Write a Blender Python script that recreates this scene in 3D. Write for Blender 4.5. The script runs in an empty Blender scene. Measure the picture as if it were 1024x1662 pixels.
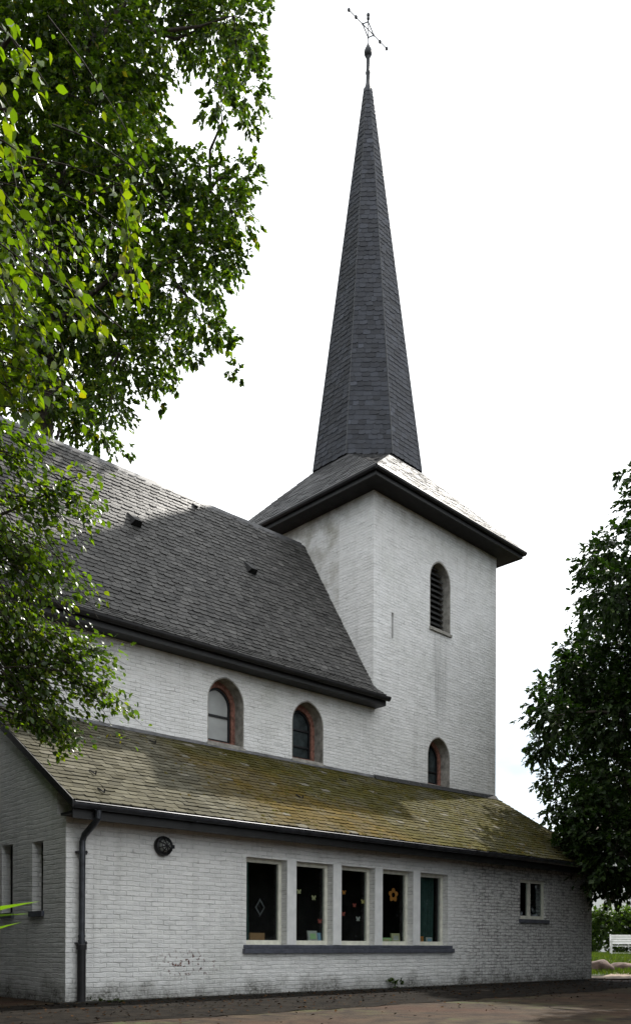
import bpy, bmesh, math, random
import numpy as np
from mathutils import Vector, Matrix
from mathutils.geometry import tessellate_polygon

# ------------------------------------------------------------------ camera, sky, sun, exposure
scn = bpy.context.scene
COL = scn.collection
R = math.radians
EYE = 0.93
FPX, CX, CY = 1409.0, 512.0, 1534.5          # focal length and principal point of the 1024-wide picture
cam_d = bpy.data.cameras.new("camera")
cam = bpy.data.objects.new("camera", cam_d); COL.objects.link(cam)
cam_d.sensor_fit = 'HORIZONTAL'; cam_d.sensor_width = 36.0
cam_d.lens = 36.0 * FPX / 1024.0
cam_d.shift_y = (CY - 831.0) / 1024.0
cam_d.clip_start = 0.1; cam_d.clip_end = 3000
cam.matrix_world = Matrix.Translation((0, 0, EYE)) @ Matrix.Rotation(R(90), 4, 'X') @ Matrix.Rotation(0.0043, 4, 'Z')
scn.camera = cam

TH = 0.7412                                  # heading of the church wall
SUN_EL, SUN_AZ = R(50.2), TH + R(14.5)       # azimuth measured from +X towards +Y
world = bpy.data.worlds.new("World"); scn.world = world; world.use_nodes = True
wn, wl = world.node_tree.nodes, world.node_tree.links
bg = wn["Background"]; bg.inputs["Strength"].default_value = 0.15
sky = wn.new("ShaderNodeTexSky"); sky.sky_type = 'NISHITA'; sky.sun_disc = False
sky.sun_elevation = SUN_EL; sky.sun_rotation = math.pi / 2 - SUN_AZ
sky.air_density = 1.0; sky.dust_density = 2.5; sky.ozone_density = 1.0
tc = wn.new("ShaderNodeTexCoord")
mp = wn.new("ShaderNodeMapping"); mp.inputs["Scale"].default_value = (1.0, 1.0, 2.2)
nz = wn.new("ShaderNodeTexNoise"); nz.inputs["Scale"].default_value = 2.1; nz.inputs["Detail"].default_value = 6
rp = wn.new("ShaderNodeValToRGB")
rp.color_ramp.elements[0].position = 0.40; rp.color_ramp.elements[0].color = (0.05, 0.05, 0.05, 1)
rp.color_ramp.elements[1].position = 0.58; rp.color_ramp.elements[1].color = (0.92, 0.92, 0.92, 1)
mx = wn.new("ShaderNodeMix"); mx.data_type = 'RGBA'
mx.inputs["B"].default_value = (8.0, 8.15, 8.3, 1)
wl.new(tc.outputs["Generated"], mp.inputs["Vector"]); wl.new(mp.outputs["Vector"], nz.inputs["Vector"])
sz = wn.new("ShaderNodeSeparateXYZ"); wl.new(tc.outputs["Generated"], sz.inputs[0])
low = wn.new("ShaderNodeMapRange"); low.inputs["From Min"].default_value = 0.42; low.inputs["From Max"].default_value = 0.24
low.inputs["To Min"].default_value = 0.16; low.inputs["To Max"].default_value = -0.06; wl.new(sz.outputs[2], low.inputs["Value"])
lad = wn.new("ShaderNodeMath"); lad.operation = 'ADD'; wl.new(nz.outputs["Fac"], lad.inputs[0]); wl.new(low.outputs[0], lad.inputs[1])
wl.new(lad.outputs[0], rp.inputs["Fac"]); wl.new(rp.outputs["Color"], mx.inputs["Factor"])
clr = wn.new("ShaderNodeMix"); clr.data_type = 'RGBA'; clr.inputs["Factor"].default_value = 0.93
clr.inputs["B"].default_value = (3.3, 4.0, 4.6, 1)
wl.new(sky.outputs["Color"], clr.inputs["A"]); wl.new(clr.outputs["Result"], mx.inputs["A"]); wl.new(mx.outputs["Result"], bg.inputs["Color"])

sd = bpy.data.lights.new("sun", 'SUN'); sd.energy = 4.2; sd.angle = R(0.8); sd.color = (1.0, 0.95, 0.87)
sun = bpy.data.objects.new("sun", sd); COL.objects.link(sun)
S = Vector((math.cos(SUN_EL) * math.cos(SUN_AZ), math.cos(SUN_EL) * math.sin(SUN_AZ), math.sin(SUN_EL)))
sun.rotation_euler = S.to_track_quat('Z', 'Y').to_euler()
scn.view_settings.view_transform = 'Standard'; scn.view_settings.look = 'None'
scn.view_settings.gamma = 1.0; scn.view_settings.exposure = 0.70
scn.cycles.max_bounces = 8; scn.cycles.transparent_max_bounces = 16

rng = random.Random(7); nrg = np.random.default_rng(11)

# ------------------------------------------------------------------ helpers
def at(x, y, Y):
    """point at distance Y in front of the viewpoint for a picture position (1024 wide)"""
    return Vector(((x - CX) / FPX * Y, Y, EYE + (CY - y) / FPX * Y))

def tag(o, label=None, cat=None, group=None, kind=None):
    if label: o["label"] = label
    if cat: o["category"] = cat
    if group: o["group"] = group
    if kind: o["kind"] = kind
    return o

def empty(name, loc=(0, 0, 0), rz=0.0):
    o = bpy.data.objects.new(name, None); COL.objects.link(o)
    o.location = loc; o.rotation_euler = (0, 0, rz); o.empty_display_size = 0.2
    return o

class MB:
    def __init__(s): s.v = []; s.f = []; s.t = []
    def add(s, vs, fs, tint=None):
        b = len(s.v); s.v += [tuple(p) for p in vs]; s.f += [[b + i for i in f] for f in fs]
        if tint is not None: s.t += [tint] * len(fs)
    def box(s, x0, x1, y0, y1, z0, z1, fn=None):
        p = [(x, y, z) for z in (z0, z1) for y in (y0, y1) for x in (x0, x1)]
        if fn: p = [fn(*q) for q in p]
        s.add(p, [(0, 2, 3, 1), (4, 5, 7, 6), (0, 1, 5, 4), (2, 6, 7, 3), (0, 4, 6, 2), (1, 3, 7, 5)])
    def tube(s, pts, rad, n=10, cap=True):
        pts = [Vector(p) for p in pts]; rad = rad if isinstance(rad, (list, tuple)) else [rad] * len(pts)
        rings = []; up = Vector((0.31, 0.17, 0.93)).normalized()
        for i, p in enumerate(pts):
            d = (pts[min(i + 1, len(pts) - 1)] - pts[max(i - 1, 0)]).normalized()
            a = d.cross(up)
            if a.length < 1e-3: a = d.cross(Vector((1, 0, 0)))
            a.normalize(); b = d.cross(a)
            rings.append([p + (a * math.cos(2 * math.pi * k / n) + b * math.sin(2 * math.pi * k / n)) * rad[i] for k in range(n)])
        vs = [q for r in rings for q in r]; fs = []
        for i in range(len(pts) - 1):
            for k in range(n):
                k2 = (k + 1) % n
                fs.append((i * n + k, i * n + k2, (i + 1) * n + k2, (i + 1) * n + k))
        if cap: fs += [tuple(range(n)), tuple((len(pts) - 1) * n + k for k in range(n))]
        s.add(vs, fs)
    def lathe(s, prof, c, axis=2, n=20):
        """profile of (radius, height) turned about an axis through c"""
        vs = []; fs = []
        for r, h in prof:
            for k in range(n):
                a = 2 * math.pi * k / n
                q = [r * math.cos(a), r * math.sin(a)]; q.insert(axis, h)
                vs.append((c[0] + q[0], c[1] + q[1], c[2] + q[2]))
        for i in range(len(prof) - 1):
            for k in range(n):
                k2 = (k + 1) % n
                fs.append((i * n + k, i * n + k2, (i + 1) * n + k2, (i + 1) * n + k))
        fs += [tuple(range(n)), tuple((len(prof) - 1) * n + k for k in range(n))]
        s.add(vs, fs)
    def slab(s, outer, holes, place, t, back=True, rims=None):
        """flat wall with openings: outline and holes in wall coordinates, thickness t"""
        loops = [outer] + holes
        flat = [p for l in loops for p in l]
        tri = tessellate_polygon([[Vector((a, b, 0)) for a, b in l] for l in loops])
        n = len(flat)
        vs = [place(a, b, 0) for a, b in flat] + [place(a, b, t) for a, b in flat]
        fs = [tuple(x) for x in tri]
        if back: fs += [(x[2] + n, x[1] + n, x[0] + n) for x in tri]
        k = 0
        for l in loops:
            m = len(l)
            for i in range(m):
                j = (i + 1) % m
                fs.append((k + i, k + j, k + j + n, k + i + n))
            k += m
        s.add(vs, fs)
    def build(s, name, mat, parent=None, smooth=False, fix=True, bevel=0):
        me = bpy.data.meshes.new(name); me.from_pydata(s.v, [], s.f); me.update()
        if fix or bevel:
            bm = bmesh.new(); bm.from_mesh(me)
            if fix: bmesh.ops.recalc_face_normals(bm, faces=bm.faces)
            if bevel:
                es = [e for e in bm.edges if len(e.link_faces) == 2 and e.calc_face_angle(0) > 0.6]
                bmesh.ops.bevel(bm, geom=es, offset=bevel, segments=2, affect='EDGES', profile=0.6)
            bm.to_mesh(me); bm.free()
        if s.t and len(s.t) == len(me.polygons):
            at_ = me.attributes.new("tint", 'FLOAT_COLOR', 'FACE')
            at_.data.foreach_set("color", np.array([(*c, 1.0) for c in s.t], np.float32).ravel())
        if smooth: me.polygons.foreach_set("use_smooth", [True] * len(me.polygons))
        me.materials.append(mat)
        o = bpy.data.objects.new(name, me); COL.objects.link(o)
        if parent: o.parent = parent
        return o

# ------------------------------------------------------------------ materials
def new_mat(name):
    m = bpy.data.materials.new(name); m.use_nodes = True
    nt = m.node_tree; return m, nt.nodes, nt.links, nt.nodes["Principled BSDF"]

def N(nodes, typ, **kw):
    n = nodes.new(typ)
    for k, v in kw.items():
        if hasattr(n, k): setattr(n, k, v)
    return n

def noise(nodes, links, vec, scale, detail=4, rough=0.55, dist=0.0):
    n = nodes.new("ShaderNodeTexNoise"); n.inputs["Scale"].default_value = scale
    n.inputs["Detail"].default_value = detail; n.inputs["Roughness"].default_value = rough
    n.inputs["Distortion"].default_value = dist
    links.new(vec, n.inputs["Vector"]); return n.outputs["Fac"]

def ramp(nodes, links, fac, a, b, ca=0.0, cb=1.0):
    r = nodes.new("ShaderNodeMapRange"); r.inputs["From Min"].default_value = a; r.inputs["From Max"].default_value = b
    r.inputs["To Min"].default_value = ca; r.inputs["To Max"].default_value = cb
    links.new(fac, r.inputs["Value"]); return r.outputs["Result"]

def math_(nodes, links, op, a, b=None, clamp=False):
    m = nodes.new("ShaderNodeMath"); m.operation = op; m.use_clamp = clamp
    for i, x in enumerate((a, b)):
        if x is None: continue
        if isinstance(x, (int, float)): m.inputs[i].default_value = x
        else: links.new(x, m.inputs[i])
    return m.outputs[0]

def mixc(nodes, links, fac, a, b):
    m = nodes.new("ShaderNodeMix"); m.data_type = 'RGBA'
    for key, x in (("Factor", fac), ("A", a), ("B", b)):
        if isinstance(x, (int, float)): m.inputs[key].default_value = x
        elif isinstance(x, (tuple, list)): m.inputs[key].default_value = (*x, 1)
        else: links.new(x, m.inputs[key])
    return m.outputs["Result"]

def plain(name, col, rough=0.6, metal=0.0, vary=0.15, scale=6.0, bump=0.0, spec=0.4):
    m, n, l, p = new_mat(name)
    c = n.new("ShaderNodeTexCoord").outputs["Object"]
    f = noise(n, l, c, scale, 6)
    dark = tuple(x * (1 - vary * 1.6) for x in col); light = tuple(min(1, x * (1 + vary)) for x in col)
    l.new(mixc(n, l, ramp(n, l, f, 0.3, 0.7), dark, light), p.inputs["Base Color"])
    p.inputs["Roughness"].default_value = rough; p.inputs["Metallic"].default_value = metal
    p.inputs["Specular IOR Level"].default_value = spec
    if bump:
        b = n.new("ShaderNodeBump"); b.inputs["Strength"].default_value = bump; b.inputs["Distance"].default_value = 0.02
        l.new(noise(n, l, c, scale * 6, 6), b.inputs["Height"]); l.new(b.outputs["Normal"], p.inputs["Normal"])
    return m

def brick_mat(name, kind):
    """whitewashed brickwork; kind picks where it is weathered"""
    m, n, l, p = new_mat(name)
    obj = n.new("ShaderNodeTexCoord").outputs["Object"]
    sep = n.new("ShaderNodeSeparateXYZ"); l.new(obj, sep.inputs[0])
    u, v, z = sep.outputs
    along = math_(n, l, 'ADD', u, v)
    wob = noise(n, l, obj, 1.6, 3)
    zw = math_(n, l, 'ADD', z, math_(n, l, 'MULTIPLY', math_(n, l, 'SUBTRACT', wob, 0.5), 0.06))
    wob2 = noise(n, l, obj, 9.0, 3)
    zw = math_(n, l, 'ADD', zw, math_(n, l, 'MULTIPLY', math_(n, l, 'SUBTRACT', wob2, 0.5), 0.034))
    cmb = n.new("ShaderNodeCombineXYZ"); l.new(along, cmb.inputs[0]); l.new(zw, cmb.inputs[1])
    bt = n.new("ShaderNodeTexBrick"); bt.inputs["Scale"].default_value = 1.0
    bt.inputs["Brick Width"].default_value = 0.235; bt.inputs["Row Height"].default_value = 0.078
    bt.inputs["Mortar Size"].default_value = 0.011; bt.inputs["Mortar Smooth"].default_value = 0.6
    bt.inputs["Color1"].default_value = (0.35, 0.35, 0.35, 1); bt.inputs["Color2"].default_value = (0.65, 0.65, 0.65, 1)
    bt.inputs["Mortar"].default_value = (0.5, 0.5, 0.5, 1)
    l.new(cmb.outputs[0], bt.inputs["Vector"])
    vj = bt.outputs["Fac"]
    fr = math_(n, l, 'FRACT', math_(n, l, 'DIVIDE', zw, 0.078))
    hj = ramp(n, l, math_(n, l, 'ABSOLUTE', math_(n, l, 'SUBTRACT', fr, 0.5)), 0.36, 0.47)
    # upright joints are mostly filled with paint, the long bed joints stay readable
    lump = noise(n, l, obj, 3.1, 4, 0.6)
    mort = math_(n, l, 'MAXIMUM', math_(n, l, 'MULTIPLY', hj, 0.8), math_(n, l, 'MULTIPLY', vj, ramp(n, l, lump, 0.34, 0.56, 0.35, 1.15)))
    big = noise(n, l, obj, 0.55, 5, 0.6); mid = noise(n, l, obj, 2.3, 6, 0.65); fine = noise(n, l, obj, 22, 5, 0.7)
    # long courses where the joint shows, others where the paint has filled it
    st = n.new("ShaderNodeMapping"); st.inputs["Scale"].default_value = (1.6, 1.6, 7.0); l.new(obj, st.inputs["Vector"])
    course = noise(n, l, st.outputs["Vector"], 1.5, 4, 0.6)
    base = (0.80, 0.79, 0.76) if kind == 'annexe' else (0.775, 0.77, 0.76)
    c = mixc(n, l, ramp(n, l, mid, 0.35, 0.7), (0.68, 0.675, 0.655), base)
    bv = n.new("ShaderNodeSeparateColor"); l.new(bt.outputs["Color"], bv.inputs[0])
    c = mixc(n, l, ramp(n, l, bv.outputs[0], 0.35, 0.65, 0.0, 0.24), c, (0.52, 0.52, 0.51))
    open_ = math_(n, l, 'MULTIPLY', ramp(n, l, course, 0.42, 0.66), ramp(n, l, noise(n, l, obj, 6.0, 4, 0.6), 0.38, 0.58, 0.15, 1.0))
    jd = math_(n, l, 'MULTIPLY', mort, math_(n, l, 'MULTIPLY', open_, 0.62))
    c = mixc(n, l, jd, c, (0.16, 0.155, 0.15))
    # streaky rain dirt
    sv = n.new("ShaderNodeMapping"); sv.inputs["Scale"].default_value = (3.2, 3.2, 0.22); l.new(obj, sv.inputs["Vector"])
    strk = noise(n, l, sv.outputs["Vector"], 1.1, 5, 0.6)
    c = mixc(n, l, ramp(n, l, strk, 0.55, 0.85, 0.0, 0.45), c, (0.36, 0.355, 0.33))
    c = mixc(n, l, ramp(n, l, big, 0.52, 0.75, 0.0, 0.35), c, (0.46, 0.47, 0.42))
    c = mixc(n, l, ramp(n, l, fine, 0.62, 0.8, 0.0, 0.5), c, (0.30, 0.29, 0.27))
    pv = n.new("ShaderNodeMapping"); pv.inputs["Scale"].default_value = (1, 1, 2.4); l.new(obj, pv.inputs["Vector"])
    patch = ramp(n, l, noise(n, l, pv.outputs["Vector"], 5.5, 5, 0.62), 0.50, 0.62)
    c = mixc(n, l, math_(n, l, 'MULTIPLY', patch, ramp(n, l, big, 0.35, 0.6, 0.05, 0.26)), c, (0.36, 0.36, 0.35))
    def blob(cu, cz, ru, rz):
        du = math_(n, l, 'DIVIDE', math_(n, l, 'SUBTRACT', u, cu), ru); dz = math_(n, l, 'DIVIDE', math_(n, l, 'SUBTRACT', z, cz), rz)
        d = math_(n, l, 'SQRT', math_(n, l, 'ADD', math_(n, l, 'MULTIPLY', du, du), math_(n, l, 'MULTIPLY', dz, dz)))
        return ramp(n, l, d, 1.0, 0.4)
    if kind == 'annexe':
        # worn paint towards the far end, brick joints showing
        w = math_(n, l, 'MULTIPLY', ramp(n, l, u, 9.2, 10.6), ramp(n, l, mid, 0.34, 0.58))
        c = mixc(n, l, math_(n, l, 'MULTIPLY', w, math_(n, l, 'ADD', math_(n, l, 'MULTIPLY', mort, 0.9), 0.14)), c, (0.13, 0.12, 0.11))
        w2 = math_(n, l, 'MULTIPLY', ramp(n, l, u, 9.3, 13.5), ramp(n, l, fine, 0.45, 0.62))
        c = mixc(n, l, math_(n, l, 'MULTIPLY', w2, 0.7), c, (0.2, 0.19, 0.18))
        c = mixc(n, l, math_(n, l, 'MULTIPLY', math_(n, l, 'MULTIPLY', ramp(n, l, u, 9.2, 10.4), patch), 0.62), c, (0.16, 0.155, 0.15))
        # splash dirt along the foot
        ft = math_(n, l, 'ADD', math_(n, l, 'SUBTRACT', 0.42, z), math_(n, l, 'MULTIPLY', math_(n, l, 'SUBTRACT', mid, 0.5), 1.0))
        c = mixc(n, l, math_(n, l, 'MULTIPLY', ramp(n, l, ft, 0.05, 0.42), ramp(n, l, fine, 0.30, 0.62, 0.35, 1.0)), c, (0.07, 0.068, 0.055))
        # patch where the paint has flaked off the brick
        sp = math_(n, l, 'MULTIPLY', blob(2.25, 0.58, 0.85, 0.30), ramp(n, l, noise(n, l, obj, 13, 5, 0.6), 0.555, 0.60))
        c = mixc(n, l, sp, c, mixc(n, l, ramp(n, l, fine, 0.4, 0.6), (0.04, 0.025, 0.022), (0.15, 0.05, 0.03)))
    else:
        c = mixc(n, l, math_(n, l, 'MULTIPLY', blob(12.75, 8.6, 0.6, 1.7), ramp(n, l, strk, 0.40, 0.62, 0.0, 0.6)), c, (0.30, 0.30, 0.29))
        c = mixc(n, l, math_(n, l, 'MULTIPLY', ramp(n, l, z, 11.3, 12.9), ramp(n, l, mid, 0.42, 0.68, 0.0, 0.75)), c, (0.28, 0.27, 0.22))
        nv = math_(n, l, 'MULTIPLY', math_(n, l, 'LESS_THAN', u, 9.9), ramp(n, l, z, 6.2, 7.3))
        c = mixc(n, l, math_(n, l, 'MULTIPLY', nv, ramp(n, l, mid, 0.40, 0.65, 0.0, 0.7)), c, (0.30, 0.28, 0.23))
    l.new(c, p.inputs["Base Color"]); p.inputs["Roughness"].default_value = 0.75
    p.inputs["Specular IOR Level"].default_value = 0.25
    h = math_(n, l, 'MULTIPLY', math_(n, l, 'SUBTRACT', 1.0, mort), ramp(n, l, course, 0.35, 0.65, 0.35, 1.0))
    h = math_(n, l, 'ADD', h, math_(n, l, 'MULTIPLY', mid, 0.6)); h = math_(n, l, 'ADD', h, math_(n, l, 'MULTIPLY', fine, 0.45))
    h = math_(n, l, 'ADD', h, math_(n, l, 'MULTIPLY', bv.outputs[0], 0.9))
    b = n.new("ShaderNodeBump"); b.inputs["Strength"].default_value = 0.75; b.inputs["Distance"].default_value = 0.016
    l.new(h, b.inputs["Height"]); l.new(b.outputs["Normal"], p.inputs["Normal"])
    return m

def slate_mat(name, rough, moss=False):
    m, n, l, p = new_mat(name)
    obj = n.new("ShaderNodeTexCoord").outputs["Object"]
    a = n.new("ShaderNodeAttribute"); a.attribute_name = "tint"
    f = noise(n, l, obj, 3.5, 6, 0.6); g = noise(n, l, obj, 30, 4, 0.7)
    c = mixc(n, l, ramp(n, l, f, 0.35, 0.7, 0.0, 0.35), a.outputs["Color"], (0.035, 0.035, 0.036) if not moss else (0.045, 0.038, 0.014))
    c = mixc(n, l, ramp(n, l, g, 0.55, 0.75, 0.0, 0.5), c, (0.10, 0.10, 0.095) if not moss else (0.10, 0.08, 0.03))
    l.new(c, p.inputs["Base Color"]); p.inputs["Roughness"].default_value = rough
    p.inputs["Specular IOR Level"].default_value = 0.13 if not moss else 0.04
    b = n.new("ShaderNodeBump"); b.inputs["Strength"].default_value = 0.5; b.inputs["Distance"].default_value = 0.01
    l.new(math_(n, l, 'ADD', g, f), b.inputs["Height"]); l.new(b.outputs["Normal"], p.inputs["Normal"])
    return m

def leaf_mat(name, trans=0.45, tcol=(0.55, 1.0, 0.12), rough=0.42, spec=0.5):
    m, n, l, p = new_mat(name)
    a = n.new("ShaderNodeAttribute"); a.attribute_name = "tint"
    l.new(a.outputs["Color"], p.inputs["Base Color"]); p.inputs["Roughness"].default_value = rough
    p.inputs["Specular IOR Level"].default_value = spec
    t = n.new("ShaderNodeBsdfTranslucent")
    mm = n.new("ShaderNodeMix"); mm.data_type = 'RGBA'; mm.blend_type = 'MULTIPLY'; mm.inputs["Factor"].default_value = 1
    l.new(a.outputs["Color"], mm.inputs["A"]); mm.inputs["B"].default_value = (tcol[0] * 3, tcol[1] * 3, tcol[2] * 3, 1)
    l.new(mm.outputs["Result"], t.inputs["Color"])
    x = n.new("ShaderNodeMixShader"); x.inputs[0].default_value = trans
    l.new(p.outputs[0], x.inputs[1]); l.new(t.outputs[0], x.inputs[2])
    l.new(x.outputs[0], n["Material Output"].inputs["Surface"])
    return m

def glass_mat(name, tint=(0.85, 0.88, 0.88), rough=0.02):
    m, n, l, p = new_mat(name)
    tr = n.new("ShaderNodeBsdfTransparent"); tr.inputs[0].default_value = (*tint, 1)
    gl = n.new("ShaderNodeBsdfGlossy"); gl.inputs["Roughness"].default_value = rough
    fr = n.new("ShaderNodeFresnel"); fr.inputs["IOR"].default_value = 1.45
    co = n.new("ShaderNodeTexCoord").outputs["Object"]
    b = n.new("ShaderNodeBump"); b.inputs["Strength"].default_value = 0.04; b.inputs["Distance"].default_value = 0.02
    l.new(noise(n, l, co, 1.5, 2), b.inputs["Height"]); l.new(b.outputs["Normal"], gl.inputs["Normal"])
    gm = n.new("ShaderNodeNewGeometry")
    fk = math_(n, l, 'MULTIPLY', fr.outputs[0], math_(n, l, 'SUBTRACT', 1.0, gm.outputs["Backfacing"]))
    x = n.new("ShaderNodeMixShader"); l.new(fk, x.inputs[0]); l.new(tr.outputs[0], x.inputs[1]); l.new(gl.outputs[0], x.inputs[2])
    l.new(x.outputs[0], n["Material Output"].inputs["Surface"])
    return m

M = {}
M['brick_annexe'] = brick_mat("whitewashed_brick_low", 'annexe')
M['brick_church'] = brick_mat("whitewashed_brick_high", 'church')
M['slate'] = slate_mat("grey_slate", 0.48)
M['slate_spire'] = slate_mat("spire_slate", 0.5)
M['slate_skirt'] = slate_mat("skirt_slate", 0.60)
M['slate_skirt'].node_tree.nodes['Principled BSDF'].inputs['Specular IOR Level'].default_value = 0.17
M['slate_moss'] = slate_mat("mossy_slate", 0.92, True)
M['deck'] = plain("roof_boards", (0.03, 0.03, 0.03), 0.9)
M['tar'] = plain("dark_painted_eave", (0.008, 0.008, 0.008), 0.55, vary=0.3)
M['soffit'] = plain("dark_stained_soffit", (0.010, 0.008, 0.0075), 0.8, vary=0.4, scale=3)
M['zinc'] = plain("weathered_zinc", (0.055, 0.058, 0.066), 0.42, 0.5, vary=0.3, scale=9)
M['pipe_dark'] = plain("dark_cast_pipe", (0.014, 0.013, 0.014), 0.55, 0.1, vary=0.3)
M['lead'] = plain("lead_flashing", (0.10, 0.10, 0.103), 0.5, 0.2, vary=0.35, scale=4)
M['white_paint'] = plain("white_window_paint", (0.70, 0.70, 0.68), 0.45, vary=0.08, scale=5)
M['cream_paint'] = plain("cream_window_paint", (0.66, 0.65, 0.55), 0.45, vary=0.12, scale=8)
M['bluestone'] = plain("dark_sill_stone", (0.075, 0.08, 0.10), 0.5, vary=0.25, scale=12, bump=0.15)
M['stone'] = plain("bare_grey_stone", (0.30, 0.285, 0.255), 0.85, vary=0.3, scale=7, bump=0.4)
M['redbrick'] = plain("red_brick_edge", (0.24, 0.11, 0.08), 0.85, vary=0.35, scale=14, bump=0.4)
M['iron'] = plain("black_iron", (0.02, 0.02, 0.022), 0.45, 0.5)
M['copper'] = plain("dull_metal_cap", (0.034, 0.037, 0.041), 0.5, 0.4, vary=0.3)
M['room'] = plain("dim_room_wall", (0.035, 0.03, 0.027), 0.9)  # even dark tone stands in for unlit interiors behind the openings
M['pale_pane'] = plain("pale_grey_pane", (0.36, 0.37, 0.36), 0.3, vary=0.1, scale=3)  # opaque pale grey in place of clear glass
M['darkpane'] = plain("dark_leaded_pane", (0.03, 0.04, 0.042), 0.22, vary=0.4, scale=6)
M['glass'] = glass_mat("window_glass")
M['louvre'] = plain("dark_louvre_wood", (0.022, 0.022, 0.021), 0.8, vary=0.3)
M['curtain'] = plain("teal_curtain_cloth", (0.035, 0.075, 0.062), 0.9, vary=0.2)
M['bark'] = plain("bark", (0.055, 0.045, 0.035), 0.95, vary=0.4, scale=12, bump=0.8)
M['leaf_far'] = leaf_mat("leaf_far", 0.34, (0.8, 0.95, 0.12), 0.5, 0.3)
M['leaf_near'] = leaf_mat("leaf_near", 0.42, (0.80, 0.85, 0.10), 0.36)
M['leaf_dark'] = leaf_mat("leaf_dark", 0.16, (0.6, 0.9, 0.15), 0.5, 0.18)

# ------------------------------------------------------------------ the church
church = empty("church", (-3.859, 13.402, 0), TH)
tag(church, "whitewashed brick church with slate roofs, square tower and tall pointed octagonal spire", "church")
L = 15.53
TP, ZG, OG = 0.623, 3.10, 0.44               # low roof: slope, eave height, eave overhang
zroof = lambda v: ZG + TP * (v + OG)
UT, WT, D0, DTH = 9.948, 5.581, 3.0, 0.0389  # tower: left edge, width, front, small turn
ct, stn = math.cos(DTH), math.sin(DTH)
def T(u, v, z):
    a, b = u - UT, v - D0
    return (UT + ct * a - stn * b, D0 + stn * a + ct * b, z)

def front(v0): return lambda a, b, d: (a, v0 + d, b)
def side(u0, s=1): return lambda a, b, d: (u0 + s * d, a, b)
def tfront(v0): return lambda a, b, d: T(a, v0 + d, b)
def tside(u0, s=1): return lambda a, b, d: T(u0 + s * d, a, b)
rect = lambda a0, a1, b0, b1: [(a0, b0), (a1, b0), (a1, b1), (a0, b1)]

def lancet(u0, u1, z0, za, grow=0.0, n=9, k=0.57):
    """pointed arch outline; arc springs where the two arcs of radius k*width meet at za"""
    w = (u1 - u0); r = w * k; mid = (u0 + u1) / 2
    h = math.sqrt(max(r * r - (r - w / 2) ** 2, 1e-6)); zs = za - h
    pts = [(u0 - grow, z0 - grow), (u1 + grow, z0 - grow)]
    amax = math.acos((r - w / 2) / r)
    R2 = r + grow
    amax2 = math.acos((r - w / 2) / R2)
    for i in range(n + 1):
        a = amax2 * i / n; pts.append((u1 - r + R2 * math.cos(a), zs + R2 * math.sin(a)))
    for i in range(n - 1, -1, -1):
        a = amax2 * i / n; pts.append((u0 + r - R2 * math.cos(a), zs + R2 * math.sin(a)))
    return pts

# --- low front wing (annexe) walls
NW = 5; OW, PITCH, W0 = 0.965, 1.2013, 3.525
wins = [(W0 + i * PITCH, W0 + i * PITCH + OW) for i in range(NW)]
WZ0, WZ1 = 0.93, 2.53
SU0, SU1, SZ0, SZ1 = 12.12, 13.27, 1.60, 2.59
TW = 0.30
w = MB()
w.slab(rect(0, L, -0.2, 2.96), [rect(a, b, WZ0, WZ1) for a, b in wins] + [rect(SU0, SU1, SZ0, SZ1)], front(0), TW)
w.build("front_wall", M['brick_annexe'], church)
gh = [rect(0.79, 1.19, 1.46, 2.60), rect(1.96, 2.42, 1.46, 2.64)]
w = MB()
w.slab([(TW, -0.2), (2.99, -0.2), (2.99, zroof(2.99) - 0.10), (TW, zroof(TW) - 0.10)], gh, side(0.0), TW)
w.build("gable_wall", M['brick_annexe'], church)
w = MB()
w.slab([(TW, -0.2), (2.99, -0.2), (2.99, zroof(2.99) - 0.10), (TW, zroof(TW) - 0.10)], [], side(L, -1), TW)
w.build("gable_wall", M['brick_annexe'], church)
w = MB()
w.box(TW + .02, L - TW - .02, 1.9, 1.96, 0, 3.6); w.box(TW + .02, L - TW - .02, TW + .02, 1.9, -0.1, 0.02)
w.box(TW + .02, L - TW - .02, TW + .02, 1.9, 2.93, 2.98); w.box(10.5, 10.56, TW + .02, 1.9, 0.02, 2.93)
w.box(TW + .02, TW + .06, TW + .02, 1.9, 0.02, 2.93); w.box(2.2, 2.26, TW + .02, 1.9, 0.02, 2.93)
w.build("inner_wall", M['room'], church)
# sills
w = MB(); w.box(3.44, 9.46, -0.075, 0.10, 0.765, 0.855); w.box(3.46, 9.44, -0.03, 0.14, 0.858, 0.925)
w.build("window_sill", M['bluestone'], church, bevel=0.012)
# five tall windows
def casement(u0, u1, z0, z1, posts, name="window", d0=0.15):
    fr = MB(); d1 = d0 + .07; t = 0.075
    fr.box(u0, u0 + t, d0, d1, z0, z1); fr.box(u1 - t, u1, d0, d1, z0, z1)
    fr.box(u0 + t, u1 - t, d0, d1, z1 - t, z1); fr.box(u0 + t, u1 - t, d0 - .02, d1, z0, z0 + t * 1.1)
    i0, i1 = u0 + t, u1 - t
    for q in posts: fr.box(q - .045, q + .045, d0 - .01, d1, z0 + t * 1.1, z1 - t)
    o = fr.build(name, M['cream_paint'], church, bevel=0.006)
    g = MB(); g.box(i0 + .002, i1 - .002, d0 + .035, d0 + .041, z0 + t, z1 - t)
    g.build("pane", M['glass'], o)
    return o
for a, b in wins: casement(a + .003, b - .003, WZ0, WZ1, [])
for i in range(NW - 1):                       # painted stone posts between them
    q = MB(); q.box(wins[i][1] + 0.002, wins[i + 1][0] - 0.002, -0.012, 0.004, 0.93, 2.55)
    q.build("window_post", M['white_paint'], church, bevel=0.004)
casement(SU0 + .003, SU1 - .003, SZ0 + .0, SZ1, [12.60], d0=0.06)
w = MB(); w.box(12.07, 13.36, -0.06, 0.13, 1.50, 1.595); w.build("window_sill", M['bluestone'], church, bevel=0.01)
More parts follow.
